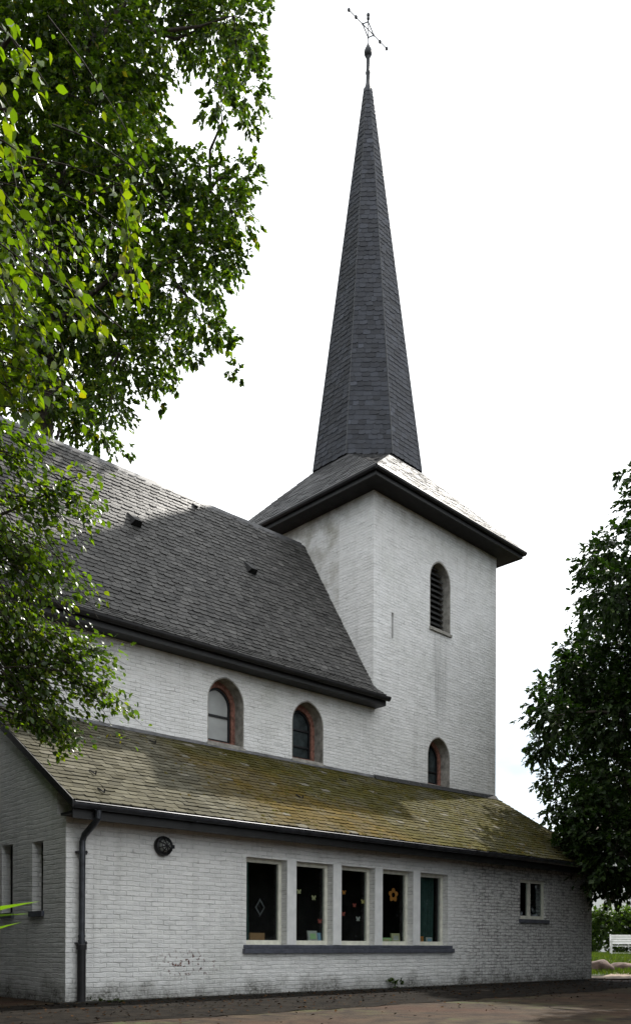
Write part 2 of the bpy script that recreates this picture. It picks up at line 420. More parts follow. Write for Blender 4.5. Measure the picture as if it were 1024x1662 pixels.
# narrow windows in the gable end
for h in gh:
    a0, a1, b0, b1 = h[0][0], h[1][0], h[0][1], h[2][1]
    f = MB(); P = side(0.0)
    for r_ in (rect(a0, a0 + .05, b0, b1), rect(a1 - .05, a1, b0, b1), rect(a0 + .05, a1 - .05, b1 - .05, b1), rect(a0 + .05, a1 - .05, b0, b0 + .05)):
        f.slab(r_, [], lambda a, b, d: (0.16 + d, a, b), 0.06)
    o = f.build("window", M['soffit'], church)
    g = MB(); g.slab(rect(a0 + .05, a1 - .05, b0 + .05, b1 - .05), [], lambda a, b, d: (0.19 + d, a, b), 0.006); g.build("pane", M['darkpane'], o)
    s_ = MB(); s_.box(-0.05, 0.15, a0 - .05, a1 + .05, b0 - .09, b0 - .002); s_.build("sill", M['bluestone'], o)

# --- slates
def slates(mb, quad, rowh, width, tint, th=0.012, jit=0.3, flip=1, cut=0.35, s0=0.0, lift=0.0):
    """cover the quad (bottom left, bottom right, top right, top left) with separate slates"""
    BL, BR, TR, TL = [Vector(p) for p in quad]
    nrm = (BR - BL).cross(TL - BL).normalized() * flip
    hgt = ((TL + TR) / 2 - (BL + BR) / 2).length
    nr = max(1, round(hgt / rowh)); off = 0.0
    for i in range(nr):
        t0 = i / nr; t1 = min(1.0, (i + 1.25) / nr)
        A0, B0 = BL.lerp(TL, t0), BR.lerp(TR, t0); A1, B1 = BL.lerp(TL, t1), BR.lerp(TR, t1)
        wl_ = (B0 - A0).length
        if wl_ < 1e-3: continue
        off = (off + 0.5 + rng.uniform(-.12, .12)) % 1.0
        x = -off * width
        while x < wl_:
            ww = width * rng.uniform(1 - jit, 1 + jit)
            a, b = max(0, x) / wl_, min(wl_, x + ww - 0.006) / wl_
            x += ww
            if b - a < 0.02 / wl_: continue
            dt = rng.uniform(-0.10, 0.06) / nr
            k0, k1 = th * rng.uniform(0.85, 1.7) + lift, th * rng.uniform(0.0, 0.35) + lift
            e = lambda P, Q, s, k: P.lerp(Q, s) + nrm * k
            up = (TL - BL).normalized() * (dt * hgt)
            c = cut * rowh * rng.uniform(0.4, 1.1)
            cc = (A1 - A0).normalized() * c
            m_ = a + (b - a) * rng.uniform(.55, .8)
            p = [e(A0, B0, a, k0) + up + cc * rng.uniform(0.05, .3), e(A0, B0, a + (b - a) * .3, k0) + up, e(A0, B0, m_, k0) + up, e(A0, B0, b, k0) + up + cc,
                 e(A1, B1, b, k1), e(A1, B1, a, k1)]
            low = [q - nrm * (k0 - 0.001 - lift) * .96 for q in p[:4]]
            mid = BL.lerp(BR, (a + b) / 2).lerp(TL.lerp(TR, (a + b) / 2), t0)
            mb.add(p + low, [(0, 1, 2, 3, 4, 5), (0, 6, 7, 1), (1, 7, 8, 2), (2, 8, 9, 3), (3, 9, 4), (0, 5, 6)], tint(mid))

def grey_tint(lo, hi, warm=0.0):
    def f(p):
        g = rng.uniform(lo, hi) ** 1.0
        if rng.random() < 0.12: g *= rng.uniform(0.6, 1.5)
        return (g * (1 + warm), g * (1 + warm * .4), g * (1.03 - warm))
    return f

from mathutils import noise as mnoise
def moss_tint(p):
    n1 = mnoise.noise(Vector((p.x * 0.7, p.y * 0.9, 3.1))); n2 = mnoise.noise(Vector((p.x * 2.1, p.y * 2.6, 7.7)))
    g = rng.uniform(0.07, 0.135)
    base = Vector((g * 1.06, g * 1.0, g * .76))
    rust = Vector((0.100, 0.070, 0.019)) * rng.uniform(.75, 1.2); olive = Vector((0.066, 0.060, 0.017)) * rng.uniform(.7, 1.2)
    m1 = min(1, max(0, (p.x - 3.1) / 1.0 + n1 * 1.1))            # moss grows beyond the first metres
    k = min(1, max(0, (p.x - 6.5) / 3.0 + n1 * 0.9 + max(0, p.y - .7) * .9))  # olive upslope also puts the tower's shade into the moss tint
    mo = rust.lerp(olive, k)
    c = base.lerp(mo, m1 * min(1, max(.35, .82 + n2 * .7)))
    if rng.random() < 0.022: c = Vector((.16, .15, .12))
    return tuple(c)

# --- low roof
RE0, RE1, RV0, RV1 = -0.10, L + 0.10, -OG, 3.30
w = MB()
w.slab([(RV0 + .02, zroof(RV0 + .02) - .10), (RV1, zroof(RV1) - .10), (RV1, zroof(RV1) - .012), (RV0 + .02, zroof(RV0 + .02) - .012)], [], lambda a, b, d: (RE0 + .02 + d, a, b), RE1 - RE0 - .04)
deck = w.build("lean_to_roof", M['deck'], church)
w = MB()
slates(w, [(RE0, RV0, zroof(RV0)), (RE1, RV0, zroof(RV0)), (RE1, RV1, zroof(RV1)), (RE0, RV1, zroof(RV1))], 0.165, 0.215, moss_tint, 0.016, cut=.22)
w.build("slates", M['slate_moss'], deck, fix=False)
for u_, s_ in ((RE0 - .025, 1), (RE1 + .025, -1)):
    w = MB(); w.slab([(RV0 - .02, zroof(RV0) - .13), (3.0, zroof(3.0) - .13), (3.0, zroof(3.0) + .004), (RV0 - .02, zroof(RV0) + .004)], [], lambda a, b, d, u_=u_, s_=s_: (u_ + s_ * d, a, b), 0.024)
    w.build("verge_board", M['tar'], deck)
w = MB(); w.box(-0.09, L + .09, -0.40, -0.37, 2.83, 3.06); w.box(-.09, L + .09, -.37, -0.002, 2.90, 2.94)
w.build("eave_board", M['tar'], deck)
w = MB()                                        # half round gutter
pts = [(-0.46 - 0.075 * math.cos(math.pi * k / 10), 3.055 - 0.085 * math.sin(math.pi * k / 10)) for k in range(11)]
inn = [(-0.46 - 0.066 * math.cos(math.pi * k / 10), 3.057 - 0.076 * math.sin(math.pi * k / 10)) for k in range(10, -1, -1)]
w.slab(pts + inn, [], lambda a, b, d: (-0.12 + d, a, b), L + 0.26)
w.tube([(-0.12, -0.537, 3.058), (L + .14, -0.537, 3.058)], 0.011, 6)
for k in range(17): w.box(0.2 + k * .93, 0.225 + k * .93, -0.545, -0.40, 2.962, 2.968)
w.build("gutter", M['zinc'], deck)
w = MB()                                        # flashing where the low roof meets the walls
w.slab([(2.93, zroof(2.93) + .03), (2.985, zroof(2.985) + .03), (2.985, zroof(2.985) + .075), (2.965, zroof(2.965) + .075)], [], lambda a, b, d: (0.1 + d, a, b), UT - 0.1)
w.build("flashing", M['lead'], deck)
w = MB()
q0, q1 = T(UT, D0 - .03, 0), T(UT + WT, D0 - .03, 0)
for k in range(12):
    s0, s1 = k / 12, (k + .985) / 12
    a = Vector(q0).lerp(Vector(q1), s0); b = Vector(q0).lerp(Vector(q1), s1)
    za, zb = zroof(a.y), zroof(b.y)
    w.add([(a.x, a.y - .10, za - .03), (b.x, b.y - .10, zb - .03), (b.x, b.y, zb + .10), (a.x, a.y, za + .10), (a.x, a.y + .02, za + .10), (b.x, b.y + .02, zb + .10)], [(0, 1, 2, 3), (3, 2, 5, 4)])
w.build("flashing", M['deck'], deck)
for (hu, hv) in ((0.75, 0.55), (0.55, -0.1), (5.6, 0.9), (11.0, 0.5), (3.1, 2.5), (8.2, 2.3)):   # little roof hooks
    w = MB(); z_ = zroof(hv); w.tube([(hu, hv + .12, z_ + .10), (hu, hv, z_ + .045), (hu, hv - .09, z_ - .0), (hu, hv - .10, z_ + .06)], 0.012, 6)
    w.build("roof_hook", M['iron'], deck)

# raised cushions of moss along the slate edges
w = MB(); k = 0
while k < 2600:
    hu, hv = rng.uniform(2.2, L), rng.uniform(-OG, 2.9)
    if rng.random() > min(1, max(0, (hu - 2) / 3)) * (.35 + .9 * max(0, mnoise.noise(Vector((hu * .8, hv * 1.4, 9.2))) + .35)): continue
    row = 0.165 / math.sqrt(1 + TP * TP); hv = -OG + round((hv + OG) / row) * row + rng.uniform(-.012, .03)
    k += 1; r_ = rng.uniform(.012, .042); nn = Vector((0, -TP, 1)).normalized(); e2 = Vector((0, 1, TP)).normalized(); c_ = Vector((hu, hv, zroof(hv))) + nn * .006
    ring = []; a0 = rng.random() * 6
    for q in range(6):
        a = a0 + q * math.pi / 3; rr = r_ * rng.uniform(.7, 1.25); ring.append(c_ + Vector((1.5 * math.cos(a) * rr, 0, 0)) + e2 * (math.sin(a) * rr))
    mid_ = [c_ + (p - c_) * .55 + nn * r_ * rng.uniform(.35, .6) for p in ring]
    tcol = Vector((.060, .056, .010)).lerp(Vector((.085, .058, .012)), rng.random()) * rng.uniform(.6, 1.25)
    w.add(ring + mid_, [(q, (q + 1) % 6, 6 + (q + 1) % 6, 6 + q) for q in range(6)] + [(6, 7, 8, 9, 10, 11)], tuple(tcol))
mo_ = w.build("moss", M['slate_moss'], deck, smooth=True, fix=False); mo_["kind"] = "stuff"

# --- downpipe
dp = MB()
dp.tube([(0.30, -0.46, 2.97), (0.30, -0.46, 2.86), (0.28, -0.38, 2.78), (0.235, -0.15, 2.62), (0.225, -0.10, 2.52), (0.225, -0.09, 0.88)], 0.050, 14)
for z_ in (2.35, 1.05, 0.97): dp.lathe([(0.058, -.02), (0.058, .02)], (0.225, -0.09, z_), 2, 14)
o = dp.build("downpipe", M['zinc'], church, smooth=False)
q = MB(); q.tube([(0.225, -0.09, 0.90), (0.225, -0.09, -0.1)], 0.066, 14); q.lathe([(0.078, -.04), (0.08, .03), (.066, .045)], (0.225, -.09, 0.88), 2, 14); q.build("standpipe", M['pipe_dark'], o)
for z_ in (2.36, 0.94):
    q = MB(); q.box(0.15, 0.31, -0.115, 0.01, z_ - .012, z_ + .012); q.box(.29, .335, -.05, .0, z_ - .03, z_ + .03); q.build("bracket", M['iron'], o)

# --- nave
N1 = (4.775, 5.770, 5.325, 6.844); N2 = (7.20, 8.213, 5.315, 6.79)
NL = -6.0
w = MB()
w.slab(rect(NL, UT - .002, 3.0, 7.55), [lancet(*N1), lancet(*N2)], front(3.0), 0.45)
w.slab(rect(NL, UT - .002, 0.0, 7.55), [], front(8.15), 0.4)
w.slab([(3.45, 0), (8.15, 0), (8.15, 7.5), (5.59, 11.9), (3.45, 7.5)], [], side(NL), 0.4)
w.slab(rect(NL, -.002, -.2, 3.0), [], front(3.02), 0.4)
w.build("nave_wall", M['brick_church'], church)
prof = [(2.60, 7.28), (2.97, 7.58), (3.36, 8.23), (5.59, 12.06)]
mir = [(11.18 - a, b) for a, b in prof]
w = MB()
ring = prof + mir[:-1][::-1]
inner = [(a + (.0 if a < 5 else 0), b - .12) for a, b in ring]
w.slab(ring + inner[::-1], [], lambda a, b, d: (NL - .2 + d, a, b - .012), UT + 0.07 - NL + .2)
nroof = w.build("nave_roof", M['deck'], church)
w = MB()
nave_t = grey_tint(0.045, 0.090, 0.06)
e0, e1 = NL - .22, UT + .065
def uright(v): return UT - stn * (v - D0) - .004 if v > 2.9 else UT + .10
for side_, P_ in ((1, prof), (0, mir)):
    for i in range(3):
        (va, za), (vb, zb) = P_[i], P_[i + 1]
        ra, rb = (uright(va), uright(vb)) if side_ else (UT, UT)
        qd = [(e0, va, za), (ra, va, za), (rb, vb, zb), (e0, vb, zb)]
        if side_: slates(w, qd, 0.132, 0.20, nave_t, 0.017, 0.35)
        else: slates(w, qd, 0.3, 0.5, nave_t, 0.015, 0.35, flip=-1)
w.build("slates", M['slate'], nroof, fix=False)
w = MB(); 
for k in range(34):
    a = e0 + k * .47
    if a + .47 < UT: w.add([(a, 5.50, 11.93), (a + .463, 5.50, 11.93), (a + .463, 5.59, 12.10 + rng.uniform(-.008, .012)), (a, 5.59, 12.10), (a + .463, 5.68, 11.93), (a, 5.68, 11.93)], [(0, 1, 2, 3), (3, 2, 4, 5)])
w.build("ridge_cap", M['lead'], nroof)
w = MB()
w.box(e0, UT + .09, 2.63, 2.66, 7.03, 7.25); w.box(e0, UT + .09, 2.66, 2.998, 7.03, 7.07); w.box(UT + .055, UT + .09, 2.66, 2.96, 7.07, 7.27)
w.build("eave_board", M['tar'], nroof)
w = MB()
pts = [(2.56 - 0.08 * math.cos(math.pi * k / 8), 7.235 - 0.10 * math.sin(math.pi * k / 8)) for k in range(9)]
inn = [(2.56 - 0.07 * math.cos(math.pi * k / 8), 7.238 - 0.09 * math.sin(math.pi * k / 8)) for k in range(8, -1, -1)]
w.slab(pts + inn, [], lambda a, b, d: (e0 + d, a, b), UT + .13 - e0)
w.build("gutter", M['pipe_dark'], nroof)
for (hu, hv, hz) in ((3.89, 4.54, 10.26), (7.11, 4.46, 10.11), (2.4, 4.9, 10.88), (6.08, 5.40, 11.74)):
    w = MB(); s_ = 1.0 if hz < 10.5 else 0.45
    n_ = Vector((0, -.864, .503)); d_ = Vector((0, .503, .864)); c_ = Vector((hu, hv, hz))
    f0 = [c_ + Vector((x, 0, 0)) * s_ + d_ * y * s_ + n_ * k * s_ for x, y, k in ((-.13, 0, .01), (.13, 0, .01), (.09, 0, .17), (-.09, 0, .17), (-.10, .42, .02), (.10, .42, .02))]
    w.add(f0, [(0, 1, 2, 3), (3, 2, 5, 4), (0, 3, 4), (1, 5, 2), (0, 4, 5, 1)])
    w.build("roof_vent", M['tar'], nroof)

def arch_window(spec, place, bars, pane_mat, red=0.10, depth=0.30, wide=0.0):
    """lancet window: bare stone lining, red brick edge, dark glazing bars, pane"""
    u0, u1, z0, za = spec
    out = lancet(u0 + .004, u1 - .004, z0 + .004, za - .006); i1 = lancet(u0 + .022, u1 - .022, z0 + .05, za - .03)
    lin = MB(); lin.slab(out, [i1], lambda a, b, d: place(a, b, 0.006 + d), depth)
    o = lin.build("window", M['stone'], church)
    out2 = lancet(u0 + .02, u1 - .02, z0 + .03, za - .03); i2 = lancet(u0 + .03 + red, u1 - .03 - red, z0 + .05 + red, za - .05 - red * 1.1)
    if red:
        b_ = MB(); b_.slab(out2, [i2], lambda a, b, d: place(a, b, depth + .008 + d), 0.09); b_.build("brick_edge", M['redbrick'], o)
    fr = MB(); i3 = lancet(u0 + .075 + red, u1 - .075 - red, z0 + .095 + red, za - .10 - red * 1.1)
    i2b = lancet(u0 + .032 + red, u1 - .032 - red, z0 + .052 + red, za - .052 - red * 1.1)
    dd = depth + (.05 if red else .012)
    fr.slab(i2b, [i3], lambda a, b, d: place(a, b, dd + d), 0.035)
    for zb in bars: fr.slab(rect(u0 + .07 + red, u1 - .07 - red, zb - .022, zb + .022), [], lambda a, b, d: place(a, b, dd + .004 + d), 0.028)
    fr.build("glazing_bar", M['iron'], o)
    g = MB(); g.slab(i2b, [], lambda a, b, d: place(a, b, dd + .04 + d), 0.006); g.build("pane", pane_mat, o)
    s_ = MB(); s_.slab([(-.045, z0 - .055), (depth, z0 - .012), (depth, z0 + .052), (-.045, z0 + .002)], [], lambda a, b, d: place(u0 - .02 + d, b, a), u1 - u0 + .04)
    s_.build("sill", M['stone'], o)
    return o
arch_window(N1, front(3.0), [6.05], M['pale_pane'])
arch_window(N2, front(3.0), [5.75, 6.15], M['darkpane'])

# --- tower
BW = (12.285, 13.235, 9.74, 11.69); LW = (12.225, 13.238, 5.36, 6.77)
w = MB()
w.slab(rect(UT, UT + WT, 2.0, 12.86), [lancet(*BW), lancet(*LW), rect(10.665, 10.745, 9.02, 9.70)], tfront(3.0), 0.45)
w.slab(rect(3.45, 3.0 + WT - .45, 2.0, 12.86), [], tside(UT), 0.45)
w.slab(rect(3.45, 3.0 + WT - .45, 0.0, 12.86), [], tside(UT + WT, -1), 0.45)
w.slab(rect(UT, UT + WT, 0.0, 12.86), [], tfront(3.0 + WT - .45), 0.45)
w.build("tower_wall", M['brick_church'], church)
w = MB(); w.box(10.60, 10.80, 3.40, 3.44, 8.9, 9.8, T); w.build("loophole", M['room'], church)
arch_window(LW, tfront(3.0), [5.85], M['darkpane'])
# louvred belfry opening
u0, u1, z0, za = BW
lin = MB(); lin.slab(lancet(u0 + .004, u1 - .004, z0 + .004, za - .006), [lancet(u0 + .03, u1 - .03, z0 + .05, za - .045)], lambda a, b, d: T(a, 3.006 + d, b), 0.40)
bo = lin.build("belfry_window", M['stone'], church)
s_ = MB(); s_.slab([(-.05, z0 - .07), (.38, z0 + .0), (.38, z0 + .055), (-.05, z0 + .0)], [], lambda a, b, d: T(u0 - .02 + d, 3.0 + a, b), u1 - u0 + .04)
s_.build("sill", M['stone'], bo)
z_ = z0 + .12
while z_ < za - .12:
    hw = 0.43 if z_ < za - .62 else 0.43 * max(.08, math.sqrt(max(0, 1 - ((z_ - (za - .62)) / .56) ** 2)))
    mu = (u0 + u1) / 2
    q = MB(); q.add([T(x, y, z) for x, y, z in ((mu - hw, 3.22, z_ - .03), (mu + hw, 3.22, z_ - .03), (mu + hw, 3.36, z_ + .13), (mu - hw, 3.36, z_ + .13),
                                                (mu - hw, 3.22, z_ - .005), (mu + hw, 3.22, z_ - .005), (mu + hw, 3.36, z_ + .155), (mu - hw, 3.36, z_ + .155))],
                    [(0, 1, 2, 3), (4, 5, 6, 7), (0, 1, 5, 4), (1, 2, 6, 5), (2, 3, 7, 6), (3, 0, 4, 7)])
    q.build("louvre", M['louvre'], bo); z_ += 0.155
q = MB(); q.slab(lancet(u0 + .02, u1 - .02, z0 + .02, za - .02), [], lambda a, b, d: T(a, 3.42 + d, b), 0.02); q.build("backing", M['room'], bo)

TCU, TCV = UT + WT / 2, D0 + WT / 2
OV = 0.53; HE = WT / 2 + OV; ZE = 12.87
def TC(a, b, z): return T(TCU + a, TCV + b, z)
w = MB()
c4 = [(-1, -1), (1, -1), (1, 1), (-1, 1)]
w.slab([(x * HE, y * HE) for x, y in c4], [[(x * (WT / 2 - .3), y * (WT / 2 - .3)) for x, y in c4]], lambda a, b, d: TC(a, b, 12.66 + d), 0.04)
w.build("tower_soffit", M['soffit'], church)
w = MB()
w.slab([(x * (HE + .03), y * (HE + .03)) for x, y in c4], [[(x * HE, y * HE) for x, y in c4]], lambda a, b, d: TC(a, b, 12.64 + d), 0.20)
w.build("tower_eave_board", M['tar'], church)
w = MB()
for k in range(4):
    a = Vector((*c4[k], 0)) * (HE + .09); b = Vector((*c4[(k + 1) % 4], 0)) * (HE + .09)
    w.tube([TC(a.x, a.y, 12.80), TC(b.x, b.y, 12.80)], 0.065, 8)
w.build("tower_gutter", M['pipe_dark'], church)
# skirt roof from the square eave to the octagon, then the spire
AP0, ZS0, AP1, ZS1 = 1.60, 14.95, 0.12, 26.85
kk = math.tan(math.pi / 8)
def octp(ap, z):
    q = []
    for i in range(8):
        a = math.pi / 4 * i + math.pi / 8
        r_ = ap / math.cos(math.pi / 8); q.append(TC(r_ * math.cos(a), r_ * math.sin(a), z))
    return q        # vertex i between side i (centred at angle 45*i) and side i+1
AS = 1.50
ob = octp(AS, ZS0 + .02)
cor = [TC(x * (HE + .06), y * (HE + .06), ZE) for x, y in ((1, 1), (-1, 1), (-1, -1), (1, -1))]
w = MB()
w.add(cor + ob, [(3, 0, 4, 11), (0, 5, 4), (0, 1, 6, 5), (1, 7, 6), (1, 2, 8, 7), (2, 9, 8), (2, 3, 10, 9), (3, 11, 10), (3, 2, 1, 0), (4, 5, 6, 7, 8, 9, 10, 11)])
sk = w.build("skirt_roof", M['deck'], church)
w = MB(); st_ = grey_tint(0.05, 0.09)
def qd(a, b, c, d): return [a, b, c, d]
for (a, b, c, d) in ((cor[3], cor[0], ob[0], ob[7]), (cor[0], cor[1], ob[2], ob[1]), (cor[1], cor[2], ob[4], ob[3]), (cor[2], cor[3], ob[6], ob[5])):
    slates(w, [a, b, c, d], 0.17, 0.26, st_, 0.014, 0.3)
for i, (c, a, b) in enumerate(((cor[0], ob[0], ob[1]), (cor[1], ob[2], ob[3]), (cor[2], ob[4], ob[5]), (cor[3], ob[6], ob[7]))):
    c = Vector(c); e = .01
    slates(w, [c.lerp(Vector(a), e), c.lerp(Vector(b), e), b, a], 0.17, 0.22, st_, 0.012, 0.3)
w.build("slates", M['slate_skirt'], sk, fix=False)
w = MB(); o0, o1 = octp(AP0 - .015, ZS0), octp(AP1 - .01, ZS1)
w.add(o0 + o1, [(i, (i + 1) % 8, 8 + (i + 1) % 8, 8 + i) for i in range(8)] + [tuple(range(8)), tuple(range(8, 16))])
sp = w.build("spire", M['deck'], church)
w = MB(); o0, o1 = octp(AP0, ZS0 - .03), octp(AP1, ZS1); spt = grey_tint(0.028, 0.060, -0.14)
for i in range(8): slates(w, [o0[i], o0[(i + 1) % 8], o1[(i + 1) % 8], o1[i]], 0.15, 0.22, spt, 0.010, 0.3, cut=.3)
w.build("slates", M['slate_spire'], sp, fix=False)
w = MB()
for i in range(8): w.tube([Vector(o0[i]), Vector(o1[i])], [0.022, 0.012], 5)
w.build("hip_roll", M['copper'], sp)
ax = TC(0, 0, 0)
w = MB(); w.lathe([(0.135, 26.72), (0.125, 26.86), (0.09, 26.95), (0.066, 27.05), (0.060, 27.3), (0.078, 27.36), (0.062, 27.42), (0.052, 27.8), (0.08, 27.86)], (ax[0], ax[1], 0))
fi = w.build("finial", M['copper'], sp, smooth=True)
# knob and cross are their own pieces of the spire
w = MB(); w.lathe([(0.03, 27.84), (0.085, 27.86), (0.118, 27.94), (0.122, 28.00), (0.10, 28.08), (0.06, 28.16), (0.03, 28.24)], (ax[0], ax[1], 0)); w.build("knob", M['copper'], sp, smooth=True)
w = MB(); cz = 28.68
rx = 0.014
w.tube([(ax[0], ax[1], 28.15), (ax[0], ax[1], 29.10)], rx, 8)
w.tube([(ax[0] - .80, ax[1], cz), (ax[0] + .80, ax[1], cz)], rx, 8)
for s in ((-.24, 0), (0, .24), (.24, 0), (0, -.24)): pass
dm = [(-.24, 0), (0, .24), (.24, 0), (0, -.24)]
for i in range(4):
    a, b = dm[i], dm[(i + 1) % 4]; w.tube([(ax[0] + a[0], ax[1], cz + a[1]), (ax[0] + b[0], ax[1], cz + b[1])], 0.018, 6)
def bead(x, z, r): w.lathe([(.01, -r * 1.3), (r * .8, -r * .7), (r, 0), (r * .8, r * .7), (.01, r * 1.3)], (ax[0] + x, ax[1], z), 2, 10)
for x in (-.82, -.52, .52, .82): bead(x, cz, 0.048)
bead(0, 29.12, .055); bead(0, 29.02, .05)
for x, z in dm: bead(x, cz + z, .03)
w.build("cross", M['zinc'], sp)


exec_after = []
CM = Matrix.Translation((-3.859, 13.402, 0)) @ Matrix.Rotation(TH, 4, 'Z')
def CW(u, v, z): return CM @ Vector((u, v, z))

# ------------------------------------------------------------------ things on and behind the windows
def church_thing(name, label, cat, u, v, z, group=None):
    return tag(empty(name, CW(u, v, z), TH), label, cat, group)
t = church_thing("wall_lamp", "round black caged lamp mounted on the white wall near the downpipe", "lamp", 1.735, 0, 2.575)
w = MB(); w.lathe([(0.165, -0.002), (0.17, -.05), (0.155, -.09), (0.125, -.10), (0.12, -.06)], (0, 0, 0), 1, 28); w.build("housing", M['iron'], t)
w = MB(); w.lathe([(0.118, -.062), (0.105, -.10), (0.07, -.13), (0.02, -.142)], (0, 0, 0), 1, 24); w.build("glass_dome", plain("frosted_lamp_glass", (0.30, 0.31, 0.29), 0.25, vary=.2), t, smooth=True)
w = MB()
for k in range(4):
    a = math.pi * k / 4 + .3
    w.tube([(0.15 * math.cos(a) * s, -0.095 - 0.065 * (1 - s * s), 0.15 * math.sin(a) * s) for s in (-1, -.7, -.35, 0, .35, .7, 1)], 0.009, 6)
w.tube([(0.085 * math.cos(2 * math.pi * k / 20), -.143, 0.085 * math.sin(2 * math.pi * k / 20)) for k in range(21)], 0.008, 5, False)
w.box(.13, .20, -.075, -.035, -.03, .03)
w.build("cage", M['iron'], t)

def cloth(name, label, u0, u1, z0, z1, v, waves):
    w = MB(); n = 40; vs = []; fs = []
    for j in range(12):
        z_ = z0 + (z1 - z0) * j / 11
        for i in range(n + 1):
            s = i / n; a = s * waves * 2 * math.pi
            vs.append((u0 + (u1 - u0) * s + .01 * math.sin(a * .5 + j * .2), v + .028 * math.sin(a + .3 * math.sin(j * .5)), z_))
    for j in range(11):
        for i in range(n): q = j * (n + 1) + i; fs.append((q, q + 1, q + n + 2, q + n + 1))
    m = len(vs); vs2 = [(a, b + .004, c) for a, b, c in vs]
    w.add(vs + vs2, fs + [tuple(x + m for x in reversed(f)) for f in fs])
    vs = [Vector(x) for x in w.v]; base = Vector(((u0 + u1) / 2, v, z0)); w.v = [tuple(x - base) for x in vs]
    o = w.build(name, M['curtain'], None, smooth=True, fix=False)
    o.location = CW(*base); o.rotation_euler = (0, 0, TH)
    return tag(o, label, "curtain", "teal curtains behind the tall windows")
cloth("curtain", "narrow teal curtain at the left edge of the leftmost tall window", 3.55, 3.80, 0.98, 2.50, 0.29, 3)
cloth("curtain", "wide teal curtain filling the left half of the rightmost tall window", 8.42, 8.92, 0.98, 2.50, 0.32, 6)
cloth("curtain", "grey teal curtain beyond the glass in the right half of the rightmost tall window", 8.95, 9.2, 0.98, 2.50, 0.36, 2)

paper = {k: plain("paper_" + k, c, 0.8, vary=.08) for k, c in dict(yellow=(0.45, 0.38, 0.12), orange=(0.50, 0.20, 0.04), red=(0.35, 0.08, 0.06), white=(0.45, 0.45, 0.40), green=(0.35, 0.55, 0.25), blue=(0.25, 0.42, 0.55), pale=(0.48, 0.46, 0.24), wood=(0.30, 0.17, 0.08)).items()}
def outline_thing(name, label, cat, u, z, pts, mat, holes=[], v=0.235, group=None, t=.006):
    w = MB(); w.slab(pts, holes, lambda a, b, d: (a, d, b), t)
    o = w.build(name, mat, None); o.location = CW(u, v, z); o.rotation_euler = (0, 0, TH)
    return tag(o, label, cat, group)
def petals(r0, r1, n, k=40): return [((r0 + (r1 - r0) * abs(math.cos(n * math.pi * i / k))) * math.cos(2 * math.pi * i / k + .3), (r0 + (r1 - r0) * abs(math.cos(n * math.pi * i / k))) * math.sin(2 * math.pi * i / k + .3)) for i in range(k)]
def circ(r, k=14): return [(r * math.cos(2 * math.pi * i / k), r * math.sin(2 * math.pi * i / k)) for i in range(k)]
def wu(x, y):      # picture position to position on the window plane behind the glass
    d = Vector(((x - CX) / FPX, 1.0, (CY - y) / FPX)); o = Vector((0, 0, EYE))
    inv = CM.inverted(); o2 = inv @ o; d2 = inv.to_3x3() @ d
    s = (0.235 - o2.y) / d2.y; p = o2 + d2 * s; return p.x, p.z
def flower(x, y, r, mat, label):
    u, z = wu(x, y); return outline_thing("paper_flower", label, "paper decoration", u, z, petals(r * .62, r, 5), mat, [circ(r * .36)])
flower(638, 1453, 0.155, paper['orange'], "large orange paper flower hanging in the fourth tall window")
def butterfly(x, y, r, mat, label):
    u, z = wu(x, y)
    pts = [(0, -.25), (.25, -.8), (.75, -.7), (.62, -.08), (1, .35), (.85, .85), (.3, .6), (0, .15), (-.3, .6), (-.85, .85), (-1, .35), (-.62, -.08), (-.75, -.7), (-.25, -.8)]
    return outline_thing("paper_butterfly", label, "paper decoration", u, z, [(a * r, b * r) for a, b in pts], mat, group="paper butterflies hanging in the tall windows")
butterfly(485, 1448, .055, paper['pale'], "pale yellow paper butterfly at the left edge of the second tall window")
butterfly(509, 1458, .06, paper['pale'], "cream paper butterfly in the upper middle of the second tall window")
butterfly(519, 1496, .055, paper['red'], "red paper butterfly low in the second tall window above a book")
butterfly(558, 1449, .055, paper['orange'], "orange paper butterfly at the upper left edge of the middle tall window")
butterfly(589, 1464, .06, paper['yellow'], "yellow paper butterfly near the right edge of the middle tall window")
butterfly(575, 1470, .05, paper['red'], "dark red paper butterfly in the centre of the middle tall window")
butterfly(557, 1484, .055, paper['red'], "red paper butterfly at the lower left edge of the middle tall window")
butterfly(581, 1492, .06, paper['white'], "white paper butterfly lowest in the middle tall window")
u, z = wu(422, 1474)
o = outline_thing("string_ornament", "faint grey diamond ornament hanging in the leftmost tall window", "ornament", u, z, [(0, -.17), (.12, 0), (0, .17), (-.12, 0)], plain("grey_string", (0.10, 0.10, 0.10), .8), [[(0, -.12), (.085, 0), (0, .12), (-.085, 0)]])
def shelf_item(name, label, cat, u, wd, h, mat, mat2=None, lean=0.0):
    t = church_thing(name, label, cat, u, 0.27, 0.99, "books and boxes standing on the window board")
    w = MB(); w.box(-wd / 2, wd / 2, 0, .04, 0, h, lambda x, y, z: (x, y + z * lean, z)); w.build("cover", mat, t, bevel=.004)
    if mat2:
        w = MB(); w.box(-wd * .3, wd * .3, -.005, -.001, h * .25, h * .75, lambda x, y, z: (x, y + z * lean, z)); w.build("picture", mat2, t)
    return t
w = MB(); w.box(3.6, 9.25, 0.24, 0.40, 0.955, 0.985); w.build("window_board", M['cream_paint'], church)
shelf_item("picture_book", "white picture book propped up on the sill of the second tall window", "book", 5.42, .24, .22, paper['white'], paper['green'], .15)
shelf_item("picture_book", "blue book beside the white one on the second tall window sill", "book", 5.60, .08, .18, paper['blue'], None, .1)
shelf_item("toy_box", "pale green low box on the sill of the fourth tall window", "box", 7.55, .30, .10, paper['green'], paper['pale'])
